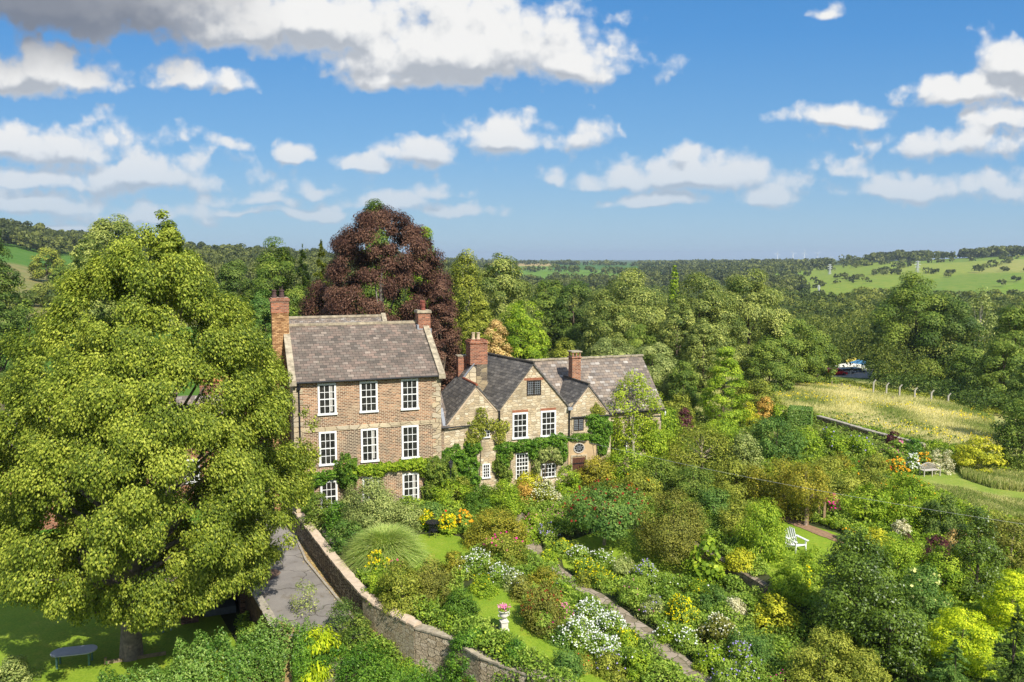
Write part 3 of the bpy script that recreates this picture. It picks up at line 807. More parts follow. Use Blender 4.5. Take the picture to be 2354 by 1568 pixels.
def trunk_mesh(rg, HT, r0, cents, z0, nl=8, lean=0.0):
    m = MB(); top = HT * .78
    pts = [(0, 0, -.4)]; k = 7
    ph = rg.uniform(0, 6)
    for i in range(1, k + 1):
        s = i / k; pts.append((lean * s * s + .03 * HT * math.sin(ph + s * 3) * s, .03 * HT * math.cos(ph + s * 2.5) * s * .7, top * s))
    rd = [r0 * 1.25] + [r0 * (1 - .85 * (i / k)) for i in range(1, k + 1)]
    m.tube(pts, rd, 8)
    if len(cents):
        for j in rg.choice(len(cents), min(nl, len(cents)), replace=False):
            c = Vector(cents[j]) + Vector((0, 0, z0)); s = max(.12, min(.8, (c.z / max(top, .1)) * .55))
            i = int(s * k); a = Vector(pts[i]).lerp(Vector(pts[min(i + 1, k)]), s * k - i)
            mid = a.lerp(c, .5) + Vector((0, 0, -.05 * (c - a).length + .1 * (c - a).length * rg.uniform()))
            rr = r0 * .42 * (1 - s * .7)
            m.tube([a, mid, c], [rr, rr * .6, rr * .2], 5)
    return m
NAMES = set()
def plant(name, label, cat, u, vtop, vbase, hw, pal, prof='mound', Y=None, leaf=None, dens=1.0, clump=None, group=None, trunk=None, crown_from=0.0,
          bark=(.13, .10, .07), kind='crown', asp=.55, hang=0.0, seed=None, limbs=8, flat=.75, ysq=1.0, fill=.45, blooms=None, nblade=2500, trunk_r=None, base=None, px=1.5, **kw):
    """one plant: placed where its foot stands on the ground (or at distance Y), sized from its outline in the photo"""
    if Y is None:
        p = G(u, vbase); 
    else:
        x, y, _ = ray(u, vbase); X = x / y * Y; p = Vector((X, Y, hz(X, Y)))
    if base is not None: p.z = base
    r = math.hypot(p.x, p.y)
    R = hw / F * p.y * 1.0
    if Y is None: p = p + Vector((p.x, p.y, 0)).normalized() * R * .45; p.z = hz(p.x, p.y) if base is None else base
    topz = P(u, vtop, p.y).z
    HT = max(.25, topz - p.z)
    seed = seed or (hash((round(u), round(vtop), round(hw))) & 0xffff) + 11
    rg = np.random.default_rng(seed)
    z0 = HT * crown_from
    hc = HT - z0
    D = math.sqrt(p.x ** 2 + p.y ** 2)
    lf = leaf or max(.045, px * D / 796.0 * .62)
    cl = clump or max(.22, min(R, hc) * (.25 if (Y is not None and p.y > 75) else .30))
    hc2 = max(.2, hc - cl * .35)
    area = (2.6 * R * hc + 2.2 * R * R)
    n = int(min(260000, max(500, dens * (1.35 if (Y is not None and p.y > 75) else 1.0) * area / (lf * lf * 2 * asp) * 2.1)))
    far_ = Y is not None and p.y > 75
    ncl = int(max(8, min(1000 if far_ else 420, (1.05 if far_ else 1.5) * area / (cl * cl) * .8)))
    if kind == 'crown':
        kw.setdefault('rnd', .30 if far_ else .40); kw.setdefault('outw', .9 if far_ else .7); kw.setdefault('lump', .16 if far_ else .27)
        kw.setdefault('ctint', .26); kw.setdefault('rexp', .22 if far_ else .38); kw.setdefault('upb', .35 if far_ else .1)
    seedn = int(seed)
    if kind == 'conifer': V, t, C = flat_sprays(seedn, R, hc, n, lf * 1.4, prof)
    elif kind == 'grass': V, t = blades(seedn, R, hc, nblade, **kw); C = []
    else: V, t, C = crown(seedn, R, hc2, prof, n, lf, ncl, cl, asp=asp, hang=hang, flat=flat, fill=fill, **kw)
    if kind == 'crown' and trunk is None and Y is None and HT > .5:
        k2 = {q: w_ for q, w_ in kw.items() if q in ('rnd', 'outw', 'ctint', 'rexp')}
        V2, t2, _ = crown(seedn + 1, R * 1.22, hc2 * .5, 'mound', int(n * .22), lf, int(ncl * .5) + 6, cl * .8, asp=asp, flat=flat, fill=.5, lump=.35, **k2)
        V = np.concatenate([V, V2]); t = np.concatenate([t, np.clip(t2 * .9, 0, 1)])
    if ysq != 1.0: V[:, :, 1] *= ysq
    me = quads_mesh('foliage', V, t)
    rt = empty(name, p, 0, label, cat, group)
    istree = trunk is not None
    cn = 'crown' if istree else 'foliage'
    co_ = link_mesh(cn, me, PAL[pal](), rt, (0, 0, z0))
    if istree or (R > 1.2 and len(C)):
        tr = trunk_r or max(.04, HT * .022)
        rot = trunk_mesh(rg, HT, tr, C, z0, limbs).build('trunk' if istree else 'stem', M_bark(bark), rt, smooth=True)
    if blooms:
        bc, nb, bs = blooms[:3]; top = blooms[3] if len(blooms) > 3 else .35
        c = V.mean(1); hgt_ = c[:, 2] / max(c[:, 2].max(), .01); rr_ = np.hypot(c[:, 0], c[:, 1]) / max(R, .1)
        ok = np.where((hgt_ + .5 * rr_ > .55 + top * .5) & (hgt_ > top))[0]
        if len(ok):
            pick = rg.choice(ok, min(nb, len(ok)), replace=False); pp = c[pick] + np.array([0, 0, lf * .8]) + (c[pick] * np.array([1, 1, 0])) * .03
            k_ = 3; pos = np.repeat(pp, k_, 0); nr = unit(rg, len(pos)) * .7 + np.array([0, -.4, .8])
            Vb = leaf_quads(rg, pos + rg.normal(0, bs * .25, pos.shape), nr, bs, .9)
            ob = link_mesh('blossoms', quads_mesh('blossoms', Vb, rg.uniform(0, 1, len(Vb))), bloom(bc), rt, (0, 0, z0)); ob['kind'] = 'stuff'
    return rt

# ---------------------------------------------------------------- the two houses (local frame: x along the front, y into the house)
OX, OY = -4.954, 54.5
HROT = math.radians(90 - 70.4)
ET = Vector((math.cos(HROT), math.sin(HROT), 0)); ES = Vector((-math.sin(HROT), math.cos(HROT), 0))
def LW(t, s, z): return Vector((OX, OY, 0)) + ET * t + ES * s + Vector((0, 0, z))

def sash_window(parent, t0, t1, z0, z1, s, cols=3, rows=4, fr=.13, mat=None, meet=True, bar=.035, curtain=False, name='window', deep=.0, sub=None):
    mat = mat or WHITE
    m = MB(); yf = s - .05
    m.box(t0, t0 + fr, yf, s + .01, z0, z1).box(t1 - fr, t1, yf, s + .01, z0, z1)
    m.box(t0 + fr, t1 - fr, yf, s + .01, z1 - fr, z1)
    m.box(t0 - .05, t1 + .05, yf - .07, s + .01, z0 - .02, z0 + fr * .85)
    w = m.build(name, mat, parent)
    b = MB(); a0, a1, c0, c1 = t0 + fr, t1 - fr, z0 + fr * .85, z1 - fr
    if sub: cols, rows = sub
    for i in range(1, cols):
        x = a0 + (a1 - a0) * i / cols; b.box(x - bar / 2, x + bar / 2, yf + .012, yf + .032, c0, c1)
    for j in range(1, rows):
        z = c0 + (c1 - c0) * j / rows; h = bar if not (meet and j == rows // 2) else bar * 1.9
        b.box(a0, a1, yf + .008, yf + .036, z - h / 2, z + h / 2)
    b.build('glazing_bars', mat, w)
    g = MB().box(a0, a1, yf + .038, yf + .046, c0, c1)
    g.build('pane', GLASS, w)
    if curtain:
        c = MB()
        c.box(a1 - .30, a1 - .12, yf + .030, yf + .037, c0 + .1, c1 - .05)
        c.build('curtain', plain('curtain_cloth', (.42, .40, .36), .9, .2, 12), w)
    return w

def main_house():
    R = empty('brick_house', (OX, OY, 0), HROT, 'tall three storey red brown brick house with white sash windows', 'house')
    W = 9.85; EV = 9.15; RZ = 12.28
    m = MB()
    m.xprism([(0, -.5), (10, -.5), (10, EV), (5, RZ - .05), (0, EV)], -W, 0)
    m.build('wall', MBRICK, R)
    m = MB().xprism([(7.4, 8), (14.5, 8), (14.5, 8.9), (10.2, 12.35), (7.4, 10.3)], -W, -2.0)
    m.box(-W, -2.0, 10.02, 14.5, -.5, 8)
    m.build('rear_wall', MBRICK, R)
    # quoins at both corners
    for (x0, sgn) in ((-W - .02, 1), (.02, -1)):
        q = MB(); z = 0.0; i = 0
        while z < 8.95:
            h = .36; w = .62 if i % 2 else .36
            a, b_ = (x0, x0 + sgn * w); q.box(min(a, b_), max(a, b_), -.035, .3, z, z + h - .02); z += h; i += 1
        q.build('quoin', STONED, R)
    for z0, z1, a, b_ in ((5.68, 5.98, -W + .4, -.4), (8.92, 9.10, -W + .4, -.4), (2.36, 2.60, -W + .4, -.4)):
        MB().box(a, b_, -.04, .1, z0, z1).build('string_course', STONED, R)
    # roofs
    MB().slab([(-W - .05, -.22, EV - .06), (.1, -.22, EV - .06), (.1, 5, RZ + .1), (-W - .05, 5, RZ + .1)], .14).build('roof', slate_mat('slate_purple', SL1, 'x', bw=.42, rh=.27, k=1.9, moss=(.22, .20, .14)), R)
    MB().slab([(-W, 5.01, RZ + .1), (.1, 5.01, RZ + .1), (.1, 7.5, 10.55), (-W, 7.5, 10.55)], .14).build('roof', slate_mat('slate_purple', SL1, 'x'), R)
    MB().slab([(-W, 7.5, 10.55), (-2.0, 7.5, 10.55), (-2.0, 10.2, 12.55), (-W, 10.2, 12.55)], .14).build('roof', slate_mat('slate_grey', SL3, 'x'), R)
    MB().slab([(-W, 10.2, 12.55), (-2.0, 10.2, 12.55), (-2.0, 14.7, 8.8), (-W, 14.7, 8.8)], .14).build('roof', slate_mat('slate_grey', SL3, 'x'), R)
    MB().box(-W + .1, .0, 4.86, 5.16, RZ + .04, RZ + .22).build('ridge', SAND, R)
    MB().box(-W + .1, -2.15, 10.05, 10.35, 12.5, 12.66).build('ridge', SAND, R)
    # stone copings on the gables
    for x0, x1 in ((-W - .25, -W + .18), (-.16, .27)):
        MB().slab([(x0, -.32, EV + .05), (x1, -.32, EV + .05), (x1, 5.0, RZ + .32), (x0, 5.0, RZ + .32)], .28).build('coping', SAND, R)
        MB().slab([(x0, 5.0, RZ + .32), (x1, 5.0, RZ + .32), (x1, 7.5, 10.8), (x0, 7.5, 10.8)], .28).build('coping', SAND, R)
        MB().box(x0 - .02, x1 + .02, -.36, .1, EV - .28, EV + .02).build('kneeler', SAND, R)
    MB().slab([(-2.2, 7.5, 10.7), (-1.85, 7.5, 10.7), (-1.85, 10.2, 12.78), (-2.2, 10.2, 12.78)], .3).build('coping', SAND, R)
    # outside chimney stack on the left gable
    ch = MB(); ch.box(-10.85, -9.72, 3.9, 5.2, 9.3, 13.35).box(-11.05, -9.84, 3.6, 5.5, -.5, 8.6)
    ch.xprism([(3.6, 8.6), (5.5, 8.6), (5.2, 9.3), (3.9, 9.3)], -10.95, -9.84)
    st = ch.build('chimney', CBRICK, R)
    MB().box(-10.88, -9.69, 3.87, 5.23, 13.352, 14.15).build('chimney_top', RBRICK, st)
    MB().box(-10.94, -9.63, 3.81, 5.29, 14.15, 14.30).box(-10.86, -9.71, 3.9, 5.2, 14.30, 14.4).build('chimney_cap', RBRICK, st)
    POT = plain('chimney_pot_clay', (.10, .06, .055), .8, .25)
    for px_, py_ in ((-10.62, 4.2), (-10.12, 4.2), (-10.62, 4.9), (-10.12, 4.9)):
        MB().lathe([(.16, 0), (.17, .1), (.13, .14), (.125, .42), (.165, .46), (.165, .52), (.11, .52), (.11, .45)], (px_, py_, 14.4), 14).build('chimney_pot', POT, st, smooth=False)
    # right chimney
    st = MB().box(-.52, .40, 4.3, 5.3, 11.4, 13.1).build('chimney', RBRICK, R)
    MB().box(-.60, .48, 4.22, 5.38, 13.1, 13.22).box(-.57, .45, 4.25, 5.35, 13.22, 13.30).build('chimney_cap', SAND, st)
    POTR = plain('chimney_pot_red', (.22, .07, .05), .8, .25)
    for py_ in (4.55, 5.05):
        MB().lathe([(.17, 0), (.17, .1), (.14, .16), (.16, .30), (.13, .55), (.16, .60), (.15, .66), (.09, .70)], (-.08, py_, 13.3), 14).build('chimney_pot', POTR, st)
    MB().box(-.62, -.5, 4.2, 5.2, 11.9, 12.25).box(-.55, .45, 4.22, 4.3, 11.35, 11.95).build('flashing', LEAD, st)
    # gutter and downpipe
    g = MB().tube([(-W - .1, -.28, EV - .10), (.12, -.28, EV - .10)], .065, 8); g.build('gutter', BLACKM, R)
    d = MB().tube([(-9.52, -.28, EV - .12), (-9.52, -.2, EV - .45), (-9.50, -.10, EV - .7), (-9.50, -.10, .1)], .05, 8)
    d.box(-9.62, -9.40, -.24, -.06, EV - .55, EV - .35)
    for z in (2.2, 4.6, 7): d.box(-9.58, -9.42, -.17, -.0, z, z + .07)
    d.build('drainpipe', BLACKM, R)
    # windows: three by three
    for (a, b_, z0, z1, cur) in ((-8.30, -7.10, 6.80, 8.90, 1), (-5.56, -4.36, 6.80, 8.90, 0), (-2.76, -1.57, 6.80, 8.92, 0),
                                 (-8.30, -7.14, 3.40, 5.68, 0), (-5.54, -4.37, 3.40, 5.68, 1), (-2.77, -1.58, 3.40, 5.70, 0),
                                 (-8.28, -7.16, .18, 2.34, 0), (-5.50, -4.36, .18, 2.34, 0), (-2.76, -1.60, .20, 2.36, 1)):
        sash_window(R, a, b_, z0, z1, 0, curtain=bool(cur))
    # white gable window glimpsed left of the stack, at the back
    dm = MB().box(-10.0, -9.9, 7.0, 7.9, 9.3, 10.7).build('gable_window', WHITE, R)
    MB().box(-10.02, -10.001, 7.1, 7.8, 9.4, 10.6).build('pane', GLASS, dm)
    return R
main_house()

def stone_house():
    R = empty('stone_house', (OX, OY, 0), HROT, 'low honey stone house with three gables, ivy and a brick chimney at each end', 'house')
    s = 1.5
    m = MB().prism([(.03, -.5), (13.9, -.5), (13.9, 5.12), (11.97, 7.44), (10.40, 5.86), (7.46, 9.28), (4.77, 5.98), (3.06, 7.86), (.85, 5.2), (.03, 5.1)], s, s + .5)
    m.build('front_wall', STONE, R)
    MB().box(13.42, 13.88, s + .5, 7.0, -.5, 4.9).build('side_wall', STONE, R)
    MB().box(13.88, 19.4, 3.35, 3.8, -.5, 4.9).xprism([(3.8, -.5), (11.3, -.5), (11.3, 4.9), (7.5, 8.6), (3.8, 4.9)], 19.0, 19.4).box(.1, 19.0, 11, 11.3, -.5, 5).build('rear_wall', STONE, R)
    MB().box(.06, .62, s - .015, s, .0, 5.0).build('brick_pier', MBRICK, R)
    # pale verge mortar along the gable slopes
    VERGE = plain('verge_mortar', (.52, .40, .28), .9, .15, 3)
    for a, b_, c in (((.72, 5.16), (3.06, 7.95), (4.72, 6.05)), ((4.85, 6.25), (7.46, 9.40), (10.30, 6.15)), ((10.55, 5.85), (11.97, 7.55), (13.8, 5.3))):
        v = MB()
        for p, q in ((a, b_), (b_, c)):
            d = Vector((q[0] - p[0], 0, q[1] - p[1])).normalized(); n = Vector((-d.z, 0, d.x)); n = n if n.z > 0 else -n
            w = n * -.17
            poly = [(p[0], p[1]), (q[0], q[1]), (q[0] + w.x, q[1] + w.z), (p[0] + w.x, p[1] + w.z)]
            v.prism(poly if True else poly, s - .03, s)
        v.build('verge', VERGE, R)
    sd = slate_mat('slate_dark', SL2, 'y', bw=.42, rh=.28, k=1.5, moss=(.16, .155, .10))
    # left gable: its left slope runs up into a taller roof behind
    n = Vector((-2.66, 0, 2.21)).normalized() * .10
    pl = [(3.06, 1.42, 7.93), (.75, 1.42, 5.15), (1.28, 4.9, 5.79), (1.80, 6.9, 6.41), (3.80, 6.45, 8.82), (3.95, 4.95, 9.0), (3.06, 4.9, 7.93)]
    MB().slab([(x + n.x, y, z + n.z) for x, y, z in pl], .10).build('roof', sd, R)
    MB().slab([(3.06, 1.42, 8.03), (4.85, 1.42, 6.0), (4.85, 6, 6.0), (3.06, 4.95, 8.03)], .10).build('roof', sd, R)
    MB().slab([(3.92, 4.95, 9.08), (5.6, 4.95, 7.1), (5.6, 8.4, 7.1), (3.92, 6.5, 9.08)], .10).build('roof', sd, R)
    MB().slab([(1.0, 6.95, 5.7), (3.9, 6.55, 8.9), (6.0, 8.3, 9.2), (6.0, 9, 5.0), (1.0, 9, 5.0)], .1).build('roof', sd, R)
    RT = plain('ridge_tile_red', (.30, .10, .055), .9, .35, 8)
    MB().tube([(3.06, 1.38, 8.03), (3.06, 4.9, 8.03)], .09, 8).build('ridge', RT, R)
    MB().prism([(2.2, 6.9), (3.0, 7.9), (3.92, 8.98), (5.55, 7.1), (5.4, 6.0)], 4.97, 5.1).build('gable_wall', STONED, R)
    fl = MB().beam((3.04, 4.86, 8.06), (3.92, 4.9, 9.12), .22, .05)
    fl.build('flashing', LEAD, R); MB().beam((.62, 1.36, 5.18), (.98, 3.6, 6.05), .22, .04).build('flashing', LEAD, R)
    # small catslide between the houses
    MB().slab([(.02, 1.30, 5.14), (1.0, 1.30, 5.14), (1.5, 5.5, 6.8), (.02, 5.5, 6.8)], .1).build('roof', slate_mat('slate_grey', SL3, 'x'), R)
    # central gable
    MB().slab([(7.46, 1.40, 9.45), (4.66, 1.40, 6.02), (3.2, 8.2, 6.02), (5.89, 8.2, 9.45)], .12).build('roof', sd, R)
    MB().slab([(7.46, 1.40, 9.45), (10.45, 1.40, 5.95), (8.9, 8.2, 5.95), (5.89, 8.2, 9.45)], .12).build('roof', sd, R)
    MB().tube([(7.46, 1.36, 9.47), (6.95, 3.7, 9.44), (6.4, 6.0, 9.46), (5.89, 8.2, 9.47)], .10, 8).build('ridge', plain('ridge_stone_dark', (.075, .068, .055), .95, .4, 8), R)
    MB().slab([(5.89, 8.2, 9.4), (8.9, 8.2, 5.95), (3.2, 8.2, 6.02)], .1).build('gable_end', STONE, R)
    MB().beam((5.86, 3.95, 8.0), (6.42, 4.4, 8.78), .10, .12).build('roof_vent', BLACKM, R)
    # right gable
    MB().slab([(11.97, 1.40, 7.60), (10.40, 1.40, 5.80), (10.30, 6.0, 5.80), (11.8, 6.0, 7.60)], .1).build('roof', sd, R)
    MB().slab([(11.97, 1.40, 7.60), (13.98, 1.40, 5.14), (13.85, 6.0, 5.14), (11.8, 6.0, 7.60)], .1).build('roof', sd, R)
    MB().tube([(11.97, 1.38, 7.62), (11.8, 6.0, 7.62)], .08, 8).build('ridge', plain('ridge_stone_dark', (.1, .1, .1)), R)
    MB().beam((11.72, 6.05, 7.66), (10.42, 5.95, 6.0), .16, .06).build('flashing', LEAD, R)
    # long rear range
    lg = slate_mat('slate_mixed', SL3, 'x', bw=.44, rh=.28, k=1.45)
    MB().slab([(7.8, 2.9, 4.95), (19.5, 2.9, 4.95), (19.6, 7.1, 8.8), (7.8, 7.1, 8.8)], .13).build('roof', lg, R)
    MB().slab([(3.8, 7.11, 8.8), (19.6, 7.11, 8.8), (19.6, 11.6, 4.7), (3.8, 11.6, 4.7)], .13).build('roof', lg, R)
    m = MB()
    for i in range(20):
        x = 8.0 + i * .586; m.box(x, x + .57, 6.98, 7.24, 8.78 + .012 * (i % 3), 8.92 + .012 * (i % 3))
    m.build('ridge', SAND, R)
    # front left chimney: dressed stone below, red brick above
    st = MB().box(4.12, 4.98, 4.9, 5.75, 6.3, 9.0).build('chimney', stone_mat('stack_stone', [(.36, .28, .17), (.18, .15, .11), (.42, .33, .2), (.12, .10, .08)], sx=1.6, sz=3.2), R)
    MB().box(3.62, 5.00, 4.88, 6.1, 9.0, 10.62).build('chimney_top', RBRICK, st)
    MB().box(3.56, 5.06, 4.82, 6.16, 10.62, 10.78).box(3.66, 4.96, 4.92, 6.06, 10.78, 10.9).build('chimney_cap', RBRICK, st)
    POTC = plain('chimney_pot_buff', (.50, .40, .26), .8, .15)
    for px_ in (4.05, 4.45):
        MB().lathe([(.17, 0), (.16, .08), (.13, .12), (.12, .42), (.15, .46), (.15, .52), (.09, .52)], (px_, 5.5, 10.9), 8).build('chimney_pot', POTC, st)
    st = MB().box(2.95, 3.65, 5.9, 6.5, 7.8, 9.55).build('chimney', RBRICK, R)
    MB().box(2.90, 3.70, 5.85, 6.55, 9.55, 9.64).build('chimney_cap', SAND, st)
    # slim brick chimney with an open top
    st = MB().box(11.82, 12.56, 4.2, 4.95, 6.4, 9.25).build('chimney', brick_mat('orange_brick', (.38, .12, .05), (.48, .19, .085), (.42, .32, .24)), R)
    c = MB().box(11.76, 12.62, 4.14, 5.01, 9.25, 9.36)
    for x, y in ((11.82, 4.2), (12.42, 4.2), (11.82, 4.82), (12.42, 4.82), (12.12, 4.2), (12.12, 4.82)): c.box(x, x + .12, y, y + .12, 9.36, 9.72)
    c.build('chimney_top', brick_mat('orange_brick', None, None, None), st)
    MB().box(11.74, 12.64, 4.12, 5.03, 9.72, 9.80).build('chimney_cap', SAND, st)
    # openings of the front
    sash_window(R, 5.82, 7.03, 3.80, 5.75, s, sub=(3, 4))
    sash_window(R, 8.06, 9.30, 3.80, 5.76, s, sub=(3, 4))
    IRON = plain('window_iron', (.045, .035, .030), .6, .2)
    def leaded(t0, t1, z0, z1, lights=2, cols=4, rows=7, lintel=True, fm=None):
        f = MB(); fr = .07
        f.box(t0, t1, s - .03, s + .01, z0, z0 + fr).box(t0, t1, s - .03, s + .01, z1 - fr, z1)
        for i in range(lights + 1):
            x = t0 + (t1 - t0 - fr) * i / lights; f.box(x, x + fr, s - .034, s + .008, z0 + fr, z1 - fr)
        w = f.build('leaded_window', fm or IRON, R)
        b = MB()
        for i in range(1, cols * lights): 
            x = t0 + (t1 - t0) * i / (cols * lights); b.box(x - .009, x + .009, s - .022, s - .014, z0 + fr, z1 - fr)
        for j in range(1, rows):
            z = z0 + (z1 - z0) * j / rows; b.box(t0 + fr, t1 - fr, s - .023, s - .013, z - .009, z + .009)
        b.build('leading', LEAD, w)
        MB().box(t0 + fr, t1 - fr, s - .012, s - .004, z0 + fr, z1 - fr).build('pane', GLASS, w)
    leaded(6.95, 8.08, 6.98, 8.10)
    leaded(10.74, 11.58, 4.03, 5.00)
    MB().box(10.60, 11.72, s - .05, s + .01, 3.88, 4.02).box(10.60, 10.735, s - .03, s, 4.02, 5.02).box(11.585, 11.72, s - .03, s, 4.02, 5.02).build('stone_surround', STONED, R)
    l = MB()
    for i in range(16): l.box(6.75 + i * .096, 6.75 + i * .096 + .08, s - .02, s + .01, 8.12, 8.30)
    l.build('lintel', plain('lintel_brick', (.34, .13, .07), .9, .3, 9), R)
    for a in (5.82, 8.06):
        l = MB()
        for i in range(13): l.box(a + i * .096, a + i * .096 + .08, s - .02, s + .01, 5.78, 5.95)
        l.build('lintel', plain('lintel_brick', (.34, .13, .07)), R)
    # lower casements
    sash_window(R, 6.08, 7.08, .75, 2.66, s, sub=(4, 6), fr=.07, bar=.04, meet=True)
    sash_window(R, 8.08, 9.28, .66, 1.70, s, sub=(4, 3), fr=.07, bar=.04, meet=False)
    sash_window(R, 3.48, 4.08, 1.05, 2.12, s, sub=(3, 4), fr=.09, bar=.035, meet=False)
    sash_window(R, 3.26, 4.06, 4.08, 5.05, s, sub=(4, 4), fr=.06, bar=.03, meet=False)
    # porch surround with oval light and boarded door
    MB().box(10.3, 12.6, s - .10, s - .002, -.3, 3.3).build('porch_render', plain('render_ochre', (.50, .36, .20), .9, .2, 1.5), R)
    ov = MB(); seg = 28; cx_, cz_ = 11.17, 2.72
    for rr, y0, y1 in (((.42, .36), s - .14, s - .10),):
        pass
    ring = []
    for k_ in range(seg + 1):
        a = 2 * math.pi * k_ / seg; ring.append((cx_ + .42 * math.cos(a), s - .12, cz_ + .36 * math.sin(a)))
    ov.tube(ring, .045, 6); ow = ov.build('oval_window', plain('oval_frame', (.50, .46, .40), .8, .1), R)
    g = MB(); g.prism([(cx_ + .40 * math.cos(2 * math.pi * k_ / 24), cz_ + .34 * math.sin(2 * math.pi * k_ / 24)) for k_ in range(24)], s - .118, s - .103); g.build('pane', GLASS, ow)
    b = MB()
    b.tube([(cx_ + .19 * math.cos(2 * math.pi * k_ / 16), s - .125, cz_ + .15 * math.sin(2 * math.pi * k_ / 16)) for k_ in range(17)], .014, 5)
    for k_ in range(8):
        a = 2 * math.pi * (k_ + .5) / 8; b.tube([(cx_ + .19 * math.cos(a), s - .125, cz_ + .15 * math.sin(a)), (cx_ + .4 * math.cos(a), s - .125, cz_ + .34 * math.sin(a))], .014, 5)
    b.beam((cx_ - .19, s - .125, cz_), (cx_ + .19, s - .125, cz_), .02); b.beam((cx_, s - .125, cz_ - .15), (cx_, s - .125, cz_ + .15), .02)
    b.build('leading', LEAD, ow)
    d = MB()
    for i in range(7): d.box(10.62 + i * .156, 10.62 + i * .156 + .148, s - .135, s - .102, .0, 1.98)
    dr = d.build('door', plain('door_wood', (.10, .045, .028), .7, .35, 6), R)
    MB().box(10.50, 10.61, s - .17, s - .101, 0, 2.1).box(11.73, 11.84, s - .17, s - .101, 0, 2.1).box(10.50, 11.84, s - .171, s - .101, 2.1, 2.22).build('door_frame', STONED, R)
    MB().box(10.66, 11.68, s - .16, s - .136, 1.5, 1.58).build('hinge', BLACKM, dr); MB().box(10.66, 11.68, s - .16, s - .136, .4, .48).build('hinge', BLACKM, dr)
    MB().lathe([(.04, 0), (.045, .02), (.02, .03)], (11.55, s - .15, 1.0), 10).build('handle', BLACKM, dr)
    MB().box(10.4, 11.95, s - .6, s - .10, -.4, -.02).build('doorstep', STONED, R)
    # gutters and pipes
    g = MB().tube([(.0, 1.26, 5.06), (1.0, 1.26, 5.06), (2.9, 1.40, 5.06), (4.7, 1.40, 5.16)], .055, 6)
    g.build('gutter', BLACKM, R)
    MB().tube([(4.78, 1.36, 6.0), (4.78, 1.36, 2.9)], .05, 6).build('drainpipe', BLACKM, R)
    MB().tube([(10.36, 1.38, 5.9), (10.36, 1.38, 3.6)], .05, 6).build('drainpipe', BLACKM, R)
    MB().box(10.2, 10.55, 1.22, 1.46, 5.72, 5.92).build('hopper', LEAD, R)
    MB().tube([(10.5, 1.36, 5.12), (13.95, 1.36, 5.10)], .05, 6).build('gutter', BLACKM, R)
    MB().tube([(14.0, 2.84, 4.90), (19.5, 2.78, 4.88)], .055, 6).build('gutter', BLACKM, R)
    MB().box(19.42, 19.52, 2.82, 2.92, 4.45, 4.9).build('downpipe_end', WHITE, R)
    w = MB().box(15.6, 16.3, 3.31, 3.36, 1.2, 2.6).build('window', WHITE, R)
    MB().box(15.7, 16.2, 3.29, 3.305, 1.3, 2.5).build('pane', GLASS, w)
    return R
stone_house()

# ---------------------------------------------------------------- garden walls
def wall_along(name, pts, ztop, zbot, w, mat, label, cat, cope=None, cope_mat=None, cope_style='flat', group=None):
    zb0 = zbot[0] if hasattr(zbot, '__len__') else zbot
    rt = empty(name, (pts[0][0], pts[0][1], zb0), 0, label, cat, group)
    o = Vector((pts[0][0], pts[0][1], zb0)); m = MB(); c = MB()
    n = len(pts); P2 = [Vector((p[0], p[1], 0)) for p in pts]
    zt = ztop if hasattr(ztop, '__len__') else [ztop] * n
    zb = zbot if hasattr(zbot, '__len__') else [zbot] * n
    rg = random.Random(len(pts) * 7)
    for i in range(n - 1):
        a, b_ = P2[i], P2[i + 1]; L = (b_ - a).length; k = max(1, int(L / .45)); d = (b_ - a).normalized(); nn = Vector((-d.y, d.x, 0))
        for j in range(k):
            p, q = a.lerp(b_, j / k), a.lerp(b_, (j + 1) / k); z1 = zt[i] + (zt[i + 1] - zt[i]) * (j + .5) / k; z0 = zb[i] + (zb[i + 1] - zb[i]) * (j + .5) / k
            jit = rg.uniform(-.015, .015)
            b0 = len(m.v)
            for zz in (z0, z1 + jit):
                for pp, s_ in ((p, -1), (q, -1), (q, 1), (p, 1)):
                    v = pp + nn * s_ * w / 2; m.v.append((v.x - o.x, v.y - o.y, zz - o.z))
            m.f += [tuple(b0 + t for t in f) for f in ((0, 3, 2, 1), (4, 5, 6, 7), (0, 1, 5, 4), (1, 2, 6, 5), (2, 3, 7, 6), (3, 0, 4, 7))]
            if cope:
                cc = (p + q) / 2 - o; cc.z = z1 + jit + cope / 2 - o.z + .002
                g = .012
                if cope_style == 'flat': c.obox(cc + Vector((0, 0, rg.uniform(-.008, .008))), L / k - g, w + .10 + rg.uniform(-.03, .03), cope, (d, nn, Vector((0, 0, 1))))
                else:
                    h = (L / k - g) / 2
                    for s_ in (-.5, .5):
                        c1 = cc + d * s_ * h + Vector((0, 0, -cope * .35))
                        prof = [(w * .56, 0), (w * .56, cope * .5), (w * .35, cope * 1.1), (0, cope * 1.4), (-w * .35, cope * 1.1), (-w * .56, cope * .5), (-w * .56, 0)]
                        b0 = len(c.v); hh = h * .47; sc = rg.uniform(.85, 1.12)
                        for e in (-hh, hh):
                            for (x_, z_) in prof: v = c1 + d * e + nn * x_ * sc; c.v.append((v.x, v.y, v.z + z_ * sc))
                        N = len(prof)
                        for t in range(N - 1): c.f.append((b0 + t, b0 + t + 1, b0 + N + t + 1, b0 + N + t))
                        c.f.append(tuple(b0 + t for t in reversed(range(N)))); c.f.append(tuple(b0 + N + t for t in range(N)))
    m.build('wall', mat, rt)
    if cope: c.build('coping', cope_mat, rt)
    return rt
COPE = plain('coping_pinkish', (.56, .44, .32), .9, .18, 3)
wl = [GZ(u, v, .42) for u, v in ((662, 1150), (700, 1192), (760, 1268), (810, 1328), (842, 1362))]
DW = [(-16.6, 56.4)] + [(p.x, p.y) for p in wl]
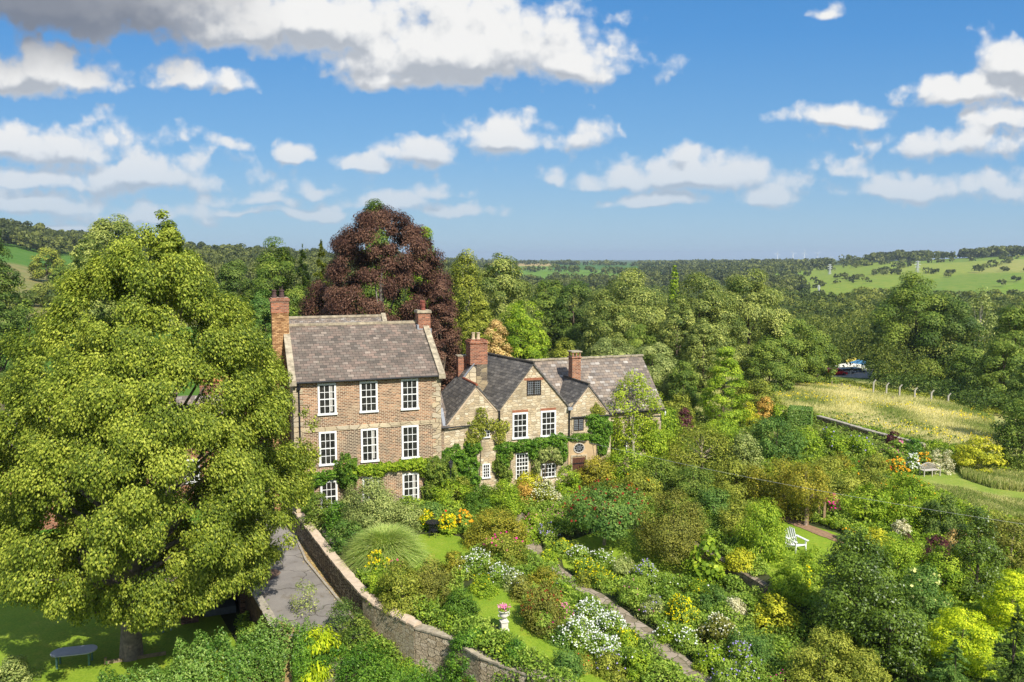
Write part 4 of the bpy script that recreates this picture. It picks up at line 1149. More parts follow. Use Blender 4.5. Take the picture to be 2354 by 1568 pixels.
wall_along('garden_wall', DW, .22, -1.3, .42, WALLST, 'dark coursed stone wall with a flat pink coping between drive and garden', 'wall', .12, COPE)
pe = DW[-1]
W2 = [pe] + [(GZ(u, v, .25).x, GZ(u, v, .25).y) for u, v in ((868, 1386), (960, 1430))]
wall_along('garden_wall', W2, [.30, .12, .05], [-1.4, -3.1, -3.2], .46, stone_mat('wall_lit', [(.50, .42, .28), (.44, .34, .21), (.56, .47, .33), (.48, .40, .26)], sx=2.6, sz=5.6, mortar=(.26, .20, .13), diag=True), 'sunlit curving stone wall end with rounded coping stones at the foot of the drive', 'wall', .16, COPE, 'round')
W3 = [W2[-1]] + [(GZ(u, v, 0.0).x, GZ(u, v, 0).y) for u, v in ((1040, 1462), (1110, 1500), (1200, 1528), (1300, 1556), (1420, 1600), (1560, 1660))]
wall_along('garden_wall', W3, [.02, -.05, -.15, -.25, -.3, -.4, -.5], -3.2, .46, stone_mat('wall_low', [(.54, .45, .31), (.44, .35, .23), (.60, .50, .36), (.38, .29, .18), (.50, .40, .28)], sx=1.8, sz=4.8, mortar=(.22, .17, .11), dep=.08, diag=True), 'pale rubble garden wall half hidden by ivy at the bottom of the picture', 'wall', .08, plain('rough_coping', (.34, .29, .21), .95, .4, 4), 'flat')
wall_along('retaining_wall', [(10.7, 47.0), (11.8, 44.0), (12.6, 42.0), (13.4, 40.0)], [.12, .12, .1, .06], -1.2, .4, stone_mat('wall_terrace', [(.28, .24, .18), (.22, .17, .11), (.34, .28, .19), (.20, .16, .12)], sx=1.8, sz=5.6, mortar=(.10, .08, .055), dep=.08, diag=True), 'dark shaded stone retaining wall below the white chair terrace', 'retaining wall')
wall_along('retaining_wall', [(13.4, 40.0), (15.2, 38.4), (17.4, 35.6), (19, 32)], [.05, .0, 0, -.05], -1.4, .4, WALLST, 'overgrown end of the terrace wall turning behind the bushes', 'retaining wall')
mw = [(GZ(u, v, -.9).x, GZ(u, v, -.6).y) for u, v in ((1868, 964), (1930, 980), (1985, 996), (2042, 1010), (2110, 1026))]
wall_along('field_wall', mw, [-.30, -.38, -.42, -.45, -.5], -2.2, .45, WALLST, 'low mossy field wall along the lower edge of the straw coloured meadow', 'wall', .14, plain('mossy_coping', (.36, .32, .25), .95, .4, 4), 'flat')
# brick retaining wall and shed under the lime, with a dark open bay
drv = [tuple(p) for p in DRVL[:4]]
wall_along('drive_wall', [(drv[0][0] - .1, drv[0][1]), (drv[1][0] - .1, drv[1][1]), (drv[2][0] - .1, drv[2][1]), (drv[3][0] - .1, drv[3][1])], -1.02, -3.4, .35, SHEDBRICK, 'brown brick retaining wall below the left edge of the drive', 'retaining wall', .06, KERB)
def shed():
    a = Vector((-18.2, 42.0, -3.05))
    d = Vector((1, .42, 0)).normalized(); rz = math.atan2(d.y, d.x)
    R = empty('brick_shed', a, rz, 'brown brick lean-to shed with a dark open bay under the big lime', 'shed')
    m = MB(); m.box(0, .9, 0, 2.4, 0, 2.3).box(3.1, 4.3, 0, 2.4, 0, 2.3).box(.9, 3.1, 0, .3, 1.55, 2.3).box(.9, 3.1, 2.1, 2.4, 0, 2.3).build('wall', SHEDBRICK, R)
    MB().slab([(-.1, -.15, 2.35), (4.4, -.15, 2.35), (4.4, 2.6, 2.75), (-.1, 2.6, 2.75)], .1).build('roof', slate_mat('slate_dark', SL2, 'x'), R)
    MB().box(1.2, 2.9, .5, 1.7, 0, .45).build('bin', plain('grey_bin', (.12, .14, .16), .6, .2), R)
shed()

# ---------------------------------------------------------------- outbuildings seen through the lime
def outbuilding():
    R = empty('outbuilding', (-33, 55.5, -.3), math.radians(14), 'long brick outbuilding with a grey slate roof behind the big lime', 'outbuilding')
    MB().xprism([(0, -3), (7, -3), (7, 4.2), (3.5, 6.6), (0, 4.2)], -3, 12).build('wall', RBRICK, R)
    MB().slab([(-3.2, -.3, 4.15), (12.2, -.3, 4.15), (12.2, 3.5, 6.8), (-3.2, 3.5, 6.8)], .12).build('roof', slate_mat('slate_mixed', SL3, 'x'), R)
    MB().slab([(-3.2, 3.51, 6.8), (12.2, 3.51, 6.8), (12.2, 7.3, 4.1), (-3.2, 7.3, 4.1)], .12).build('roof', slate_mat('slate_mixed', SL3, 'x'), R)
    for x in (0, 5, 9): sash_window(R, x, x + 1.1, .8, 2.6, 0, sub=(3, 4))
    R = empty('pantile_outbuilding', (-22.5, 70, 0), math.radians(10), 'orange pantile roof of a low building behind the house at its left', 'outbuilding')
    MB().xprism([(0, -1), (5, -1), (5, 6.4), (2.5, 8.0), (0, 6.4)], -5, 3.0).build('wall', RBRICK, R)
    pt = plain('pantile', (.42, .16, .07), .85, .35, 7)
    MB().slab([(-5.2, -.2, 6.4), (3.1, -.2, 6.4), (3.1, 2.5, 8.2), (-5.2, 2.5, 8.2)], .12).build('roof', pt, R)
    MB().slab([(-5.2, 2.51, 8.2), (3.1, 2.51, 8.2), (3.1, 5.2, 6.4), (-5.2, 5.2, 6.4)], .12).build('roof', pt, R)
outbuilding()

# ---------------------------------------------------------------- garden furniture
def urn():
    p = G(1158, 1449); R = empty('stone_urn', p, .3, 'white stone urn with handles on a square pedestal, planted with pink geraniums', 'urn')
    UR = plain('urn_stone', (.62, .58, .50), .85, .12, 6)
    R.scale = (.84, .84, .84)
    MB().box(-.24, .24, -.24, .24, -.1, .10).box(-.19, .19, -.19, .19, .10, .50).box(-.23, .23, -.23, .23, .50, .56).build('pedestal', UR, R, bevel=.012)
    b = MB().lathe([(.15, .56), (.15, .60), (.07, .64), (.06, .68), (.10, .71), (.20, .78), (.25, .87), (.22, .93), (.23, 1.0), (.27, 1.08), (.32, 1.12), (.32, 1.15), (.27, 1.15), (.24, 1.08)], (0, 0, 0), 28).build('bowl', UR, R, smooth=True)
    for s_ in (-1, 1):
        MB().tube([(s_ * .22, 0, .80), (s_ * .30, 0, .82), (s_ * .33, 0, .90), (s_ * .29, 0, .97), (s_ * .22, 0, .98)], .025, 6).build('handle', UR, b)
    rg = np.random.default_rng(4)
    V, t, C = crown(7, .30, .26, 'mound', 900, .035, 14, .12); V[:, :, 2] += 1.10
    link_mesh('foliage', quads_mesh('foliage', V, t), PAL['fresh'](), R)
    pos = np.stack([rg.normal(0, .17, 90), rg.normal(0, .17, 90), 1.30 + rg.uniform(0, .1, 90)], 1)
    o = link_mesh('blossoms', quads_mesh('blossoms', leaf_quads(rg, pos, unit(rg, 90) + np.array([0, -.5, .8]), .045, .9), rg.uniform(0, 1, 90)), bloom('pink'), R); o['kind'] = 'stuff'
urn()

def adirondack():
    p = G(1827, 1267); R = empty('garden_chair', p, math.radians(200), 'white slatted wooden armchair on the small terrace lawn', 'chair'); R.scale = (1.2, 1.2, 1.2)
    for s_ in (-1, 1):
        MB().box(s_ * .30 - .02, s_ * .30 + .02, .34, .42, 0, .58).build('leg', WHITE, R)
        MB().beam((s_ * .27, .40, .34), (s_ * .27, -.55, .06), .035, .13).build('leg', WHITE, R)
        MB().box(s_ * .34 - .07, s_ * .34 + .07, -.38, .48, .58, .61).build('arm', WHITE, R)
        MB().beam((s_ * .31, -.30, .06), (s_ * .31, -.36, .60), .03, .06).build('arm_post', WHITE, R)
    m = MB()
    for i in range(6): m.beam((-.27, .40 - i * .11, .38 - i * .032), (.27, .40 - i * .11, .38 - i * .032), .10, .02)
    m.build('seat', WHITE, R)
    m = MB()
    for i in range(5):
        x = (i - 2) * .115; h = 1.02 - .05 * abs(i - 2)
        m.beam((x, -.16, .20), (x * 1.12, -.50, h), .10, .022)
    m.beam((-.30, -.34, .52), (.30, -.34, .52), .05, .03).beam((-.28, -.24, .26), (.28, -.24, .26), .05, .03)
    m.build('backrest', WHITE, R)
adirondack()

def bench():
    p = G(2136, 1094); R = empty('garden_bench', p, math.radians(14), 'pale curved back wooden bench on the lawn in front of orange flowers', 'bench')
    BW = plain('weathered_teak', (.46, .42, .36), .8, .15, 8); R.scale = (1.12, 1.12, 1.12)
    for x in (-.68, 0, .68): MB().box(x - .03, x + .03, -.26, -.20, 0, .44).build('leg', BW, R)
    for x in (-.66, .66): MB().box(x - .03, x + .03, .20, .26, 0, .66).build('leg', BW, R)
    m = MB()
    for i in range(5): m.box(-.70, .70, -.26 + i * .095, -.18 + i * .095, .44, .465)
    m.build('seat', BW, R)
    m = MB()
    top = [(-.68 + 1.36 * i / 10, .25, .66 + .24 * math.sin(math.pi * i / 10)) for i in range(11)]
    m.tube(top, .035, 6)
    for i in range(1, 20):
        x = -.68 + 1.36 * i / 20; m.box(x - .012, x + .012, .235, .26, .48, .66 + .24 * math.sin(math.pi * i / 20))
    m.build('backrest', BW, R)
    for s_ in (-1, 1): MB().tube([(s_ * .68, .25, .70), (s_ * .70, 0, .72), (s_ * .69, -.24, .66), (s_ * .69, -.24, .46)], .03, 6).build('arm', BW, R)
bench()

def iron_set():
    p = G(967, 1240); p = Vector((-4.95, 48.3, 0))
    R = empty('garden_table', p, 0, 'round black cast iron table on the lawn edge', 'table')
    m = MB().lathe([(.44, .70), (.46, .71), (.46, .735), (.44, .74)], (0, 0, 0), 28); m.build('table_top', BLACKM, R)
    MB().lathe([(.05, .06), (.04, .3), (.06, .4), (.035, .70)], (0, 0, 0), 10).build('pedestal', BLACKM, R)
    for k_ in range(4):
        a = k_ * math.pi / 2 + .4; MB().tube([(0, 0, .18), (.18 * math.cos(a), .18 * math.sin(a), .14), (.34 * math.cos(a), .34 * math.sin(a), .02)], .022, 6).build('leg', BLACKM, R)
    def chair():
        c = empty('garden_chair', (0, 0, 0), 0, '-', 'chair', 'black iron chairs round the table')
        MB().lathe([(.21, .44), (.23, .445), (.23, .46), (.21, .47)], (0, 0, 0), 18).build('seat', BLACKM, c)
        for x, y in ((-.17, -.17), (.17, -.17), (.17, .17), (-.17, .17)): MB().tube([(x * .9, y * .9, .44), (x * 1.15, y * 1.15, .2), (x * 1.25, y * 1.25, 0)], .016, 5).build('leg', BLACKM, c)
        b = MB(); pts = [(-.19, .18, .45), (-.21, .22, .7), (-.12, .25, .88), (0, .26, .93), (.12, .25, .88), (.21, .22, .7), (.19, .18, .45)]
        b.tube(pts, .018, 5)
        for x in (-.12, -.06, 0, .06, .12): b.tube([(x, .19, .45), (x * 1.1, .25, .86)], .009, 4)
        for z in (.58, .72): b.tube([(-.2, .21, z), (0, .25, z), (.2, .21, z)], .009, 4)
        b.build('backrest', BLACKM, c)
        MB().tube([(-.22, .2, .66), (-.24, 0, .66), (-.2, -.12, .6), (-.19, -.14, .45)], .014, 5).build('arm', BLACKM, c)
        MB().tube([(.22, .2, .66), (.24, 0, .66), (.2, -.12, .6), (.19, -.14, .45)], .014, 5).build('arm', BLACKM, c)
        return c
    c0 = chair()
    for i, (dx, dy, rz, lab) in enumerate(((.72, .18, -1.3, 'black iron chair on the lawn side of the table'), (.12, -.72, math.pi - .2, 'black iron chair in front of the table, its back to the camera'),
                                           (-.10, .75, .1, 'black iron chair behind the table by the yellow goldenrod'))):
        if i == 0: c = c0
        else:
            c = c0.copy(); rootcol.objects.link(c)
            for ch in c0.children:
                d = ch.copy(); rootcol.objects.link(d); d.parent = c
        c.location = p + Vector((dx, dy, 0)); c.rotation_euler = (0, 0, rz); c['label'] = lab
iron_set()

def oval_table():
    p = GZ(172, 1528, -3.0); p.z = hz(p.x, p.y)
    R = empty('oval_table', p, math.radians(14), 'long oval grey top outdoor table with green legs on the left lawn', 'table')
    TM = plain('grey_table_top', (.38, .40, .42), .5, .12, 4); LM = plain('green_leg', (.10, .20, .17), .6, .15)
    n = 36; pts = []
    for k_ in range(n):
        a = 2 * math.pi * k_ / n; pts.append(((.60 if math.cos(a) > 0 else -.60) + .48 * math.cos(a), .48 * math.sin(a)))
    m = MB(); b0 = 0
    for z in (.70, .745): m.v += [(x * .97, y, z) for x, y in pts]
    m.f.append(tuple(reversed(range(n)))); m.f.append(tuple(n + i for i in range(n)))
    for i in range(n): j = (i + 1) % n; m.f.append((i, j, n + j, n + i))
    m.build('table_top', TM, R)
    for x in (-.72, .72):
        for y in (-.26, .26): MB().box(x - .04, x + .04, y - .04, y + .04, 0, .70).build('leg', LM, R)
    q = GZ(340, 1510, -3); 
    t = empty('timber_edging', (q.x - .3, q.y - .2, hz(q.x, q.y)), .35, 'weathered timber edging rail beside the oval table', 'edging')
    MB().box(-1.6, 1.2, -.05, .05, 0, .18).build('rail', plain('old_timber', (.25, .19, .12), .9, .3, 6), t)
    MB().box(-1.62, -1.5, -.07, .07, 0, .34).build('post', plain('old_timber', None), t)
oval_table()
def green_seat():
    p = GZ(383, 1450, -3); p.z = -3.0
    R = empty('moulded_chair', p, .7, 'pale green moulded seat standing by the brick shed under the lime', 'chair')
    GM = plain('green_plastic', (.22, .33, .28), .4, .1)
    m = MB(); 
    for s_ in (-1, 1): MB().tube([(s_ * .2, -.1, 0), (s_ * .22, 0, .45), (s_ * .22, .2, .75), (s_ * .15, .3, 1.05), (0, .3, 1.15)], .05, 8).build('frame', GM, R, smooth=True)
    m.box(-.2, .2, -.15, .22, .42, .47).build('seat', GM, R); MB().beam((0, .2, .47), (0, .3, 1.1), .34, .03).build('backrest', GM, R)
green_seat()
def rose_arch():
    p = Vector((19.6, 50.4, 0)); R = empty('garden_arch', p, .25, 'woven willow arch over the path with pink blossom beside it', 'arch')
    WM = plain('willow_cane', (.36, .25, .15), .9, .3, 10)
    for dx in (-.0, .0):
        pass
    rg = random.Random(2)
    for y in (-.3, .3):
        m = MB()
        for k_ in range(5):
            w = .62 + rg.uniform(-.07, .07); pts = [(-w, y, 0), (-w, y, 1.1)] + [(-w * math.cos(a), y + rg.uniform(-.04, .04), 1.15 + w * .95 * math.sin(a)) for a in np.linspace(.1, 3.04, 9)] + [(w, y, 1.1), (w, y, 0)]
            m.tube(pts, .022, 5)
        m.build('hoop', WM, R)
    m = MB()
    for k_ in range(9):
        a = math.pi * k_ / 8; m.tube([(-.62 * math.cos(a), -.3, 1.15 + .6 * math.sin(a)), (-.62 * math.cos(a), .3, 1.15 + .6 * math.sin(a))], .016, 4)
    for z in (.35, .7):
        for s_ in (-1, 1): m.tube([(s_ * .62, -.3, z), (s_ * .62, .3, z + .08)], .016, 4)
    m.build('cross_cane', WM, R)
rose_arch()
def lantern():
    p = LW(.45, -.9, 0); R = empty('lamp_post', p, 0, 'black lantern on a slim post at the right corner of the brick house', 'lamp')
    zt = P(1025, 1075, p.y).z
    MB().lathe([(.07, 0), (.05, .1), (.035, .2), (.03, zt - .05)], (0, 0, 0), 8).build('post', BLACKM, R)
    MB().lathe([(.10, 0), (.15, .34), (.15, .36)], (0, 0, zt), 6).build('lantern', plain('lamp_glass_dark', (.06, .06, .055), .2, .1), R)
    MB().lathe([(.20, .36), (.10, .47), (.03, .56), (.01, .6)], (0, 0, zt), 6).build('lantern_cap', BLACKM, R)
lantern()
# overhead wires
def wire(a, b, sag, label):
    m = MB(); a, b = Vector(a), Vector(b); o = a
    pts = [a.lerp(b, i / 24) - o + Vector((0, 0, -sag * 4 * (i / 24) * (1 - i / 24))) for i in range(25)]
    w = m.tube(pts, .007, 4).build('overhead_wire', plain('wire_grey', (.40, .40, .38), .6, .05), None, loc=a); tag(w, label, 'wire')
wire(LW(9.2, 1.35, 3.95), P(2420, 1215, 36), .4, 'thin pale telephone wire running from the stone house out over the garden')

# ---------------------------------------------------------------- far things: turbines, pylons, vehicles, fence
TURB = plain('turbine_white', (.78, .80, .82), .5, .03)
def turbine(u, v0, v1, D, ph, lab):
    b = P(u, v0, D); t = P(u, v1, D); h = t.z - b.z
    R = empty('wind_turbine', b, 0, lab, 'wind turbine', 'wind turbines on the skyline')
    MB().tube([(0, 0, -30), (0, 0, h)], [h * .07, h * .05], 8).build('tower', TURB, R)
    MB().box(-h * .03, h * .03, -h * .06, h * .04, h * .98, h * 1.03).build('nacelle', TURB, R)
    for k_ in range(3):
        a = ph + k_ * 2 * math.pi / 3; L = h * .52
        m = MB(); m.beam((0, -h * .07, h), (L * math.sin(a), -h * .07, h + L * math.cos(a)), h * .075, h * .03).build('blade', TURB, R)
for i, (u, vb, vt, ph, lab) in enumerate(((1786, 597, 582, .2, 'white wind turbine furthest to the left of the skyline row'), (1822, 597, 583, -.7, 'white wind turbine, second from the left on the skyline'),
        (1848, 597, 581, .1, 'tallest looking white wind turbine, third from the left'), (1878, 598, 583, .9, 'white wind turbine, fourth in the skyline row'),
        (1909, 600, 590, -.4, 'small distant white wind turbine, fifth in the row'), (1947, 601, 593, .5, 'tiny white wind turbine at the right end of the row'))):
    turbine(u, vb, vt, 4200 + 150 * i, ph, lab)
STEEL = plain('pylon_steel', (.45, .47, .48), .5, .05)
def pylon(u, v0, v1, D, lab, th=.35):
    b = P(u, v0, D); t = P(u, v1, D); h = t.z - b.z; w = h * .17
    R = empty('pylon', b, .3, lab, 'pylon', 'electricity pylons across the valley')
    m = MB(); W = lambda z: w * (1 - z) ** 1.3 * .5 + h * .012
    zs = [0, .15, .3, .43, .55, .66, .76, .86, .95]
    for a, c in zip(zs[:-1], zs[1:]):
        for sx, sy in ((-1, -1), (1, -1), (1, 1), (-1, 1)):
            m.beam((sx * W(a), sy * W(a), a * h), (sx * W(c), sy * W(c), c * h), th)
        for sy in (-1, 1):
            m.beam((-W(a), sy * W(a), a * h), (W(c), sy * W(c), c * h), th * .6); m.beam((W(a), sy * W(a), a * h), (-W(c), sy * W(c), c * h), th * .6)
    m.build('lattice_tower', STEEL, R)
    for z, L in ((.62, .19), (.76, .23), (.90, .16)):
        a = MB()
        for s_ in (-1, 1):
            a.beam((0, 0, z * h), (s_ * L * h, 0, z * h), th * .8); a.beam((0, 0, (z + .06) * h), (s_ * L * h, 0, z * h), th * .7)
        a.build('cross_arm', STEEL, R)
pylon(1906, 637, 606, 1000, 'grey lattice pylon on the green hillside, left of the taller one')
pylon(2107, 641, 598, 860, 'tall grey lattice pylon in the middle of the green hillside')
pylon(1881, 676, 655, 640, 'low looking lattice pylon with its foot hidden in the valley trees', .3)
pylon(1179, 630, 610, 1100, 'small lattice pylon beside the pale sycamore')
pylon(2267, 628, 612, 1500, 'faint distant pylon high on the green hill', .3)

CONC = plain('concrete_post', (.42, .39, .32), .9, .12, 5)
fu = [(1895, 858, 884), (1948, 866, 893), (2008, 875, 903), (2040, 880, 912), (2067, 883, 914), (2104, 893, 918), (2143, 899, 922), (2180, 906, 932), (2213, 912, 938)]
fu = [(2005, 876, 905), (2040, 882, 908), (2067, 885, 912), (2103, 893, 919), (2142, 899, 925)]
fp = [(2006, 873, 911, 'cranked concrete fence post furthest to the left, by the parked vehicles'), (2036, 880, 914, 'cranked concrete fence post, second from the left'), (2066, 884, 919, 'cranked concrete fence post, third from the left'),
      (2101, 891, 923, 'cranked concrete fence post, fourth from the left'), (2139, 897, 929, 'cranked concrete fence post, fifth from the left'), (2178, 904, 930, 'cranked concrete fence post nearest the dark trees')]
Cpost = None
for i, (u, vt, vb, lab) in enumerate(fp):
    p = G(u, vb); t = P(u, vt, p.y); h = t.z - p.z
    R = empty('fence_post', p, 0, lab, 'post', 'cranked concrete posts of the field fence')
    MB().box(-.09, .09, -.09, .09, -.3, h - .35).build('post', CONC, R)
    MB().beam((0, 0, h - .38), (.32, 0, h), .13).build('cranked_arm', CONC, R)
wp = plain('wood_post', (.26, .22, .15), .9, .2)
for i, (u, vt, vb, lab) in enumerate(((1911, 876, 893, 'short wooden stake at the left end of the meadow fence'), (1934, 880, 896, 'short wooden stake, second from the left'), (1953, 884, 899, 'short wooden stake between the second and fourth'),
        (1975, 889, 904, 'short wooden stake just left of the first cranked post'), (2051, 912, 925, 'short wooden stake between two cranked posts'))):
    p = G(u, vb); t = P(u, vt, p.y)
    o = MB().box(-.07, .07, -.07, .07, -.2, max(.8, t.z - p.z)).build('fence_stake', wp, None, loc=p); tag(o, lab, 'post', 'short stakes of the field fence')

def car(u, v, D, rz, col, lab, van=False):
    p = P(u, v, D); p.z = hz(p.x, p.y)
    R = empty('parked_car', p, rz, lab, 'van' if van else 'car')
    paint = plain('paint_%d%d%d' % tuple(int(c * 99) for c in col), col, .25, .03); TY = plain('tyre', (.02, .02, .02), .8, .1)
    h = 1.9 if van else .85
    prof = [(-2.1, .35), (2.1, .35), (2.15, .7), (1.3, .92), (.7, 1.42 if not van else 2.0), (-1.5 if not van else -2.05, 1.42 if not van else 2.05), (-2.12, .95)]
    MB().prism(prof, -.85, .85).build('body', paint, R, bevel=.06)
    MB().prism([(1.15, .98), (.68, 1.34), (-1.3, 1.34), (-1.7, .98)], -.87, .87).build('side_window', GLASS, R)
    for x in (-1.3, 1.3):
        for y in (-.86, .68):
            m = MB(); n = 12; m.prism([(x + .33 * math.cos(6.283 * k / n), .33 + .33 * math.sin(6.283 * k / n)) for k in range(n)], y, y + .2); m.build('wheel', TY, R)
yard = P(1960, 880, 150)
car(1918, 866, 150, .1, (.45, .03, .03), 'red car parked in the yard beyond the meadow')
car(1940, 862, 152, .4, (.30, .33, .36), 'silver grey car in the yard, next to the red one')
car(1964, 863, 154, .2, (.05, .08, .12), 'dark blue car at the right of the yard')
def tarp(u, v, D, col, lab, L=3.4, hh=1.5):
    p = P(u, v, D); p.z = hz(p.x, p.y); R = empty('covered_boat', p, .2, lab, 'boat', 'covered boats in the yard')
    n = 9; hull = MB()
    def sec(x): w = .9 * (1 - max(0, x) ** 2.5 * .9); return w
    for i in range(n):
        x = -1 + 2 * i / (n - 1); w = sec(x); hull.v += [(x * L, -w, hh * .55), (x * L, -w * .6, .25), (x * L, w * .6, .25), (x * L, w, hh * .55)]
    for i in range(n - 1):
        b = i * 4; hull.f += [(b, b + 4, b + 5, b + 1), (b + 1, b + 5, b + 6, b + 2), (b + 2, b + 6, b + 7, b + 3)]
    hull.f += [(0, 1, 2, 3), (n * 4 - 1, n * 4 - 2, n * 4 - 3, n * 4 - 4)]
    hull.build('hull', plain('hull_white', (.7, .7, .68), .4, .05), R)
    c = MB()
    for i in range(n):
        x = -1 + 2 * i / (n - 1); w = sec(x) + .03; c.v += [(x * L, -w, hh * .56), (x * L, 0, hh * (1 - .25 * abs(x))), (x * L, w, hh * .56)]
    for i in range(n - 1):
        b = i * 3; c.f += [(b, b + 3, b + 4, b + 1), (b + 1, b + 4, b + 5, b + 2)]
    c.build('cover', plain('cover_%d' % int(col[2] * 99), col, .7, .1), R)
tarp(1947, 852, 165, (.55, .53, .45), 'white hulled boat under a cream cover behind the cars', 3.2, 1.7)
tarp(1972, 846, 168, (.06, .18, .32), 'boat under a bright blue cover at the back of the yard', 2.2, 2.3)
tarp(1960, 842, 172, (.60, .48, .08), 'boat under a yellow cover at the back of the yard', 1.8, 2.5)
MBs = MB().slab([(-9, -4, 0), (9, -4, 0), (9, 8, 0), (-9, 8, 0)], .1).build('yard', plain('yard_gravel', (.34, .31, .27), .95, .2, 3), None, loc=Vector((yard.x, yard.y, hz(yard.x, yard.y) + .25))); tag(MBs, kind='structure')
# pale long shed on the far ridge
ps = P(2250, 581, 1550)
R = empty('ridge_shed', ps, .1, 'long pale roofed shed on the far ridge at the right', 'shed')
MB().box(-34, 34, -8, 8, -6, 1.5).build('wall', plain('shed_wall', (.45, .44, .42), .8, .05, .2), R)
MB().xprism([(-9, 1.5), (9, 1.5), (0, 4.5)], -35, 35).build('roof', plain('shed_roof', (.66, .66, .66), .7, .05, .2), R)

# ---------------------------------------------------------------- the big lime on the left
def big_lime():
    X, Y = -19.3, 38.5; z = hz(X, Y)
    R = empty('lime_tree', (X, Y, z), 0, 'huge yellow green lime tree filling the left of the picture beside the drive', 'tree')
    zc = 3.1; Hc = 18.1
    V, t, C = crown(91, 8.65, Hc, 'lime', 600000, .066, 460, .90, asp=.62, fill=.44, lump=.17, flat=.8, outw=.55, up=.35, rnd=.5, ctint=.2, grain=.32, hang=.25)
    Vs, ts, _ = crown(95, 7.9, Hc * 1.01, 'lime', 60000, .066, 420, .42, asp=.62, fill=.86, lump=.10, hang=.3, flat=1.0, rnd=.5)
    V = np.concatenate([V, Vs]); t = np.concatenate([t, ts])
    V[:, :, 1] *= .76; C[:, 1] *= .76
    V[:, :, 0] += .9 * (V[:, :, 2] / Hc) + .95; C[:, 0] += 1.3
    link_mesh('crown', quads_mesh('crown', V, t), PAL['lime'](), R, (0, 0, zc))
    # the leader that stands above the crown
    V, t, C2 = crown(92, .8, 2.0, 'spire', 6200, .066, 22, .38, asp=.6); V[:, :, 0] += 2.6; V[:, :, 2] += Hc - 1.0
    link_mesh('crown_tip', quads_mesh('crown_tip', V, t), PAL['lime'](), R, (0, 0, zc))
    rg = np.random.default_rng(3)
    trunk_mesh(rg, 22, .50, C, zc, 70, lean=1.5).build('trunk', M_bark((.20, .165, .13)), R, smooth=True)
big_lime()

# ---------------------------------------------------------------- trees behind the houses and in the valley
T_ = dict(cat='tree')
def tree(label, u, vt, vb, hw, pal, prof, Y, name='broadleaf_tree', **k):
    k.setdefault('crown_from', .12); k.setdefault('trunk', True)
    return plant(name, label, 'tree', u, vt, vb, hw, pal, prof, Y=Y, **k)
tree('dark green tree cut off by the left edge of the picture', -14, 508, 745, 68, 'dark', 'egg', 85, crown_from=.2)
tree('grey green dome of a tree rising behind the top of the big lime', 275, 500, 745, 92, 'syc', 'round', 120)
tree('smaller rounded tree left of the dome behind the lime', 212, 540, 745, 52, 'syc', 'round', 112)
tree('bushy dark tree standing in the left field', 62, 690, 790, 46, 'mid', 'dome', 100, crown_from=.03)
tree('mid green tree on the left slope below the wood', 150, 610, 690, 42, 'mid', 'dome', 260, px=1.3)
tree('pale birch like tree on the left slope', 110, 570, 660, 40, 'olive', 'dome', 330, px=1.3)
tree('dark leafy tree left of the brick house, behind the chimney', 642, 552, 760, 86, 'mid', 'egg', 98)
tree('deep green tree between the lime and the brick house', 545, 600, 760, 62, 'dark', 'round', 100)
tree('small bright green tree just left of the big chimney', 605, 668, 770, 58, 'blue', 'dome', 84, crown_from=.05)
tree('yellow green larch standing left of the copper beech', 742, 552, 770, 62, 'olive', 'cone', 92, name='larch_tree', kind='conifer')
tree('dark conifer between the larch and the leafy tree', 700, 556, 770, 44, 'dark', 'cone', 99, name='conifer_tree', kind='conifer')
tree('green tree whose top shows over the copper beech', 868, 466, 780, 88, 'mid', 'cone', 104)
tree('green tree rising at the right shoulder of the copper beech', 975, 512, 780, 62, 'fresh', 'cone', 104)
tree('great copper beech with dark red leaves behind the brick house', 884, 476, 800, 172, 'beech', 'beech', 82, name='beech_tree', crown_from=.05, dens=2.0, lump=.06, hang=.25, clump=1.15, rexp=.5, rnd=.5, outw=.6, fill=.6, bark=(.16, .14, .12), ctint=.18)
tree('lower skirt of dark red beech leaves behind the right chimney', 1012, 640, 830, 48, 'beech', 'column', 76, name='beech_tree', crown_from=.02)
tree('weeping birch with hanging olive leaves right of the beech', 1072, 568, 790, 54, 'olive', 'column', 96, name='birch_tree', hang=1.0, bark=(.45, .42, .38))
tree('pale leaved sycamore behind the weeping birch', 1150, 583, 790, 92, 'syc', 'dome', 112, name='sycamore_tree')
tree('yellow green tree above the stone house', 1200, 688, 810, 66, 'fresh', 'round', 90, dens=.9)
tree('olive tree behind the left chimney of the stone house', 1105, 690, 810, 46, 'olive', 'column', 88)
plant('dry_shrub', 'straw coloured dry shrub behind the chimney of the stone house', 'shrub', 1142, 737, 800, 46, 'tan', 'dome', Y=84)
tree('dark green tree in the gap right of the sycamore', 1262, 640, 800, 56, 'mid', 'round', 140)
tree('dark tree in the shade left of the pale oak group', 1322, 648, 800, 60, 'dark', 'round', 138)
tree('large pale oak, left of the slim poplar', 1440, 630, 800, 118, 'syc', 'dome', 126, name='oak_tree')
tree('rounded pale oak standing low in front of the left oak', 1398, 690, 815, 66, 'syc', 'round', 112, name='oak_tree')
tree('slim poplar tip showing between two oaks', 1547, 610, 800, 15, 'fresh', 'column', 138, name='poplar_tree')
tree('broad pale oak right of the slim poplar', 1606, 634, 810, 98, 'syc', 'dome', 120, name='oak_tree')
tree('tall domed oak at the right of the oak group', 1716, 627, 830, 108, 'syc', 'dome', 124, name='oak_tree', ctint=.3)
tree('small round pale oak low in the middle of the group', 1618, 732, 840, 54, 'syc', 'round', 104, name='oak_tree')
tree('small pale tree nearest the meadow in the oak group', 1558, 690, 820, 48, 'syc', 'round', 110)
tree('dark oak dropping towards the meadow', 1812, 718, 866, 78, 'mid', 'dome', 122, name='oak_tree')
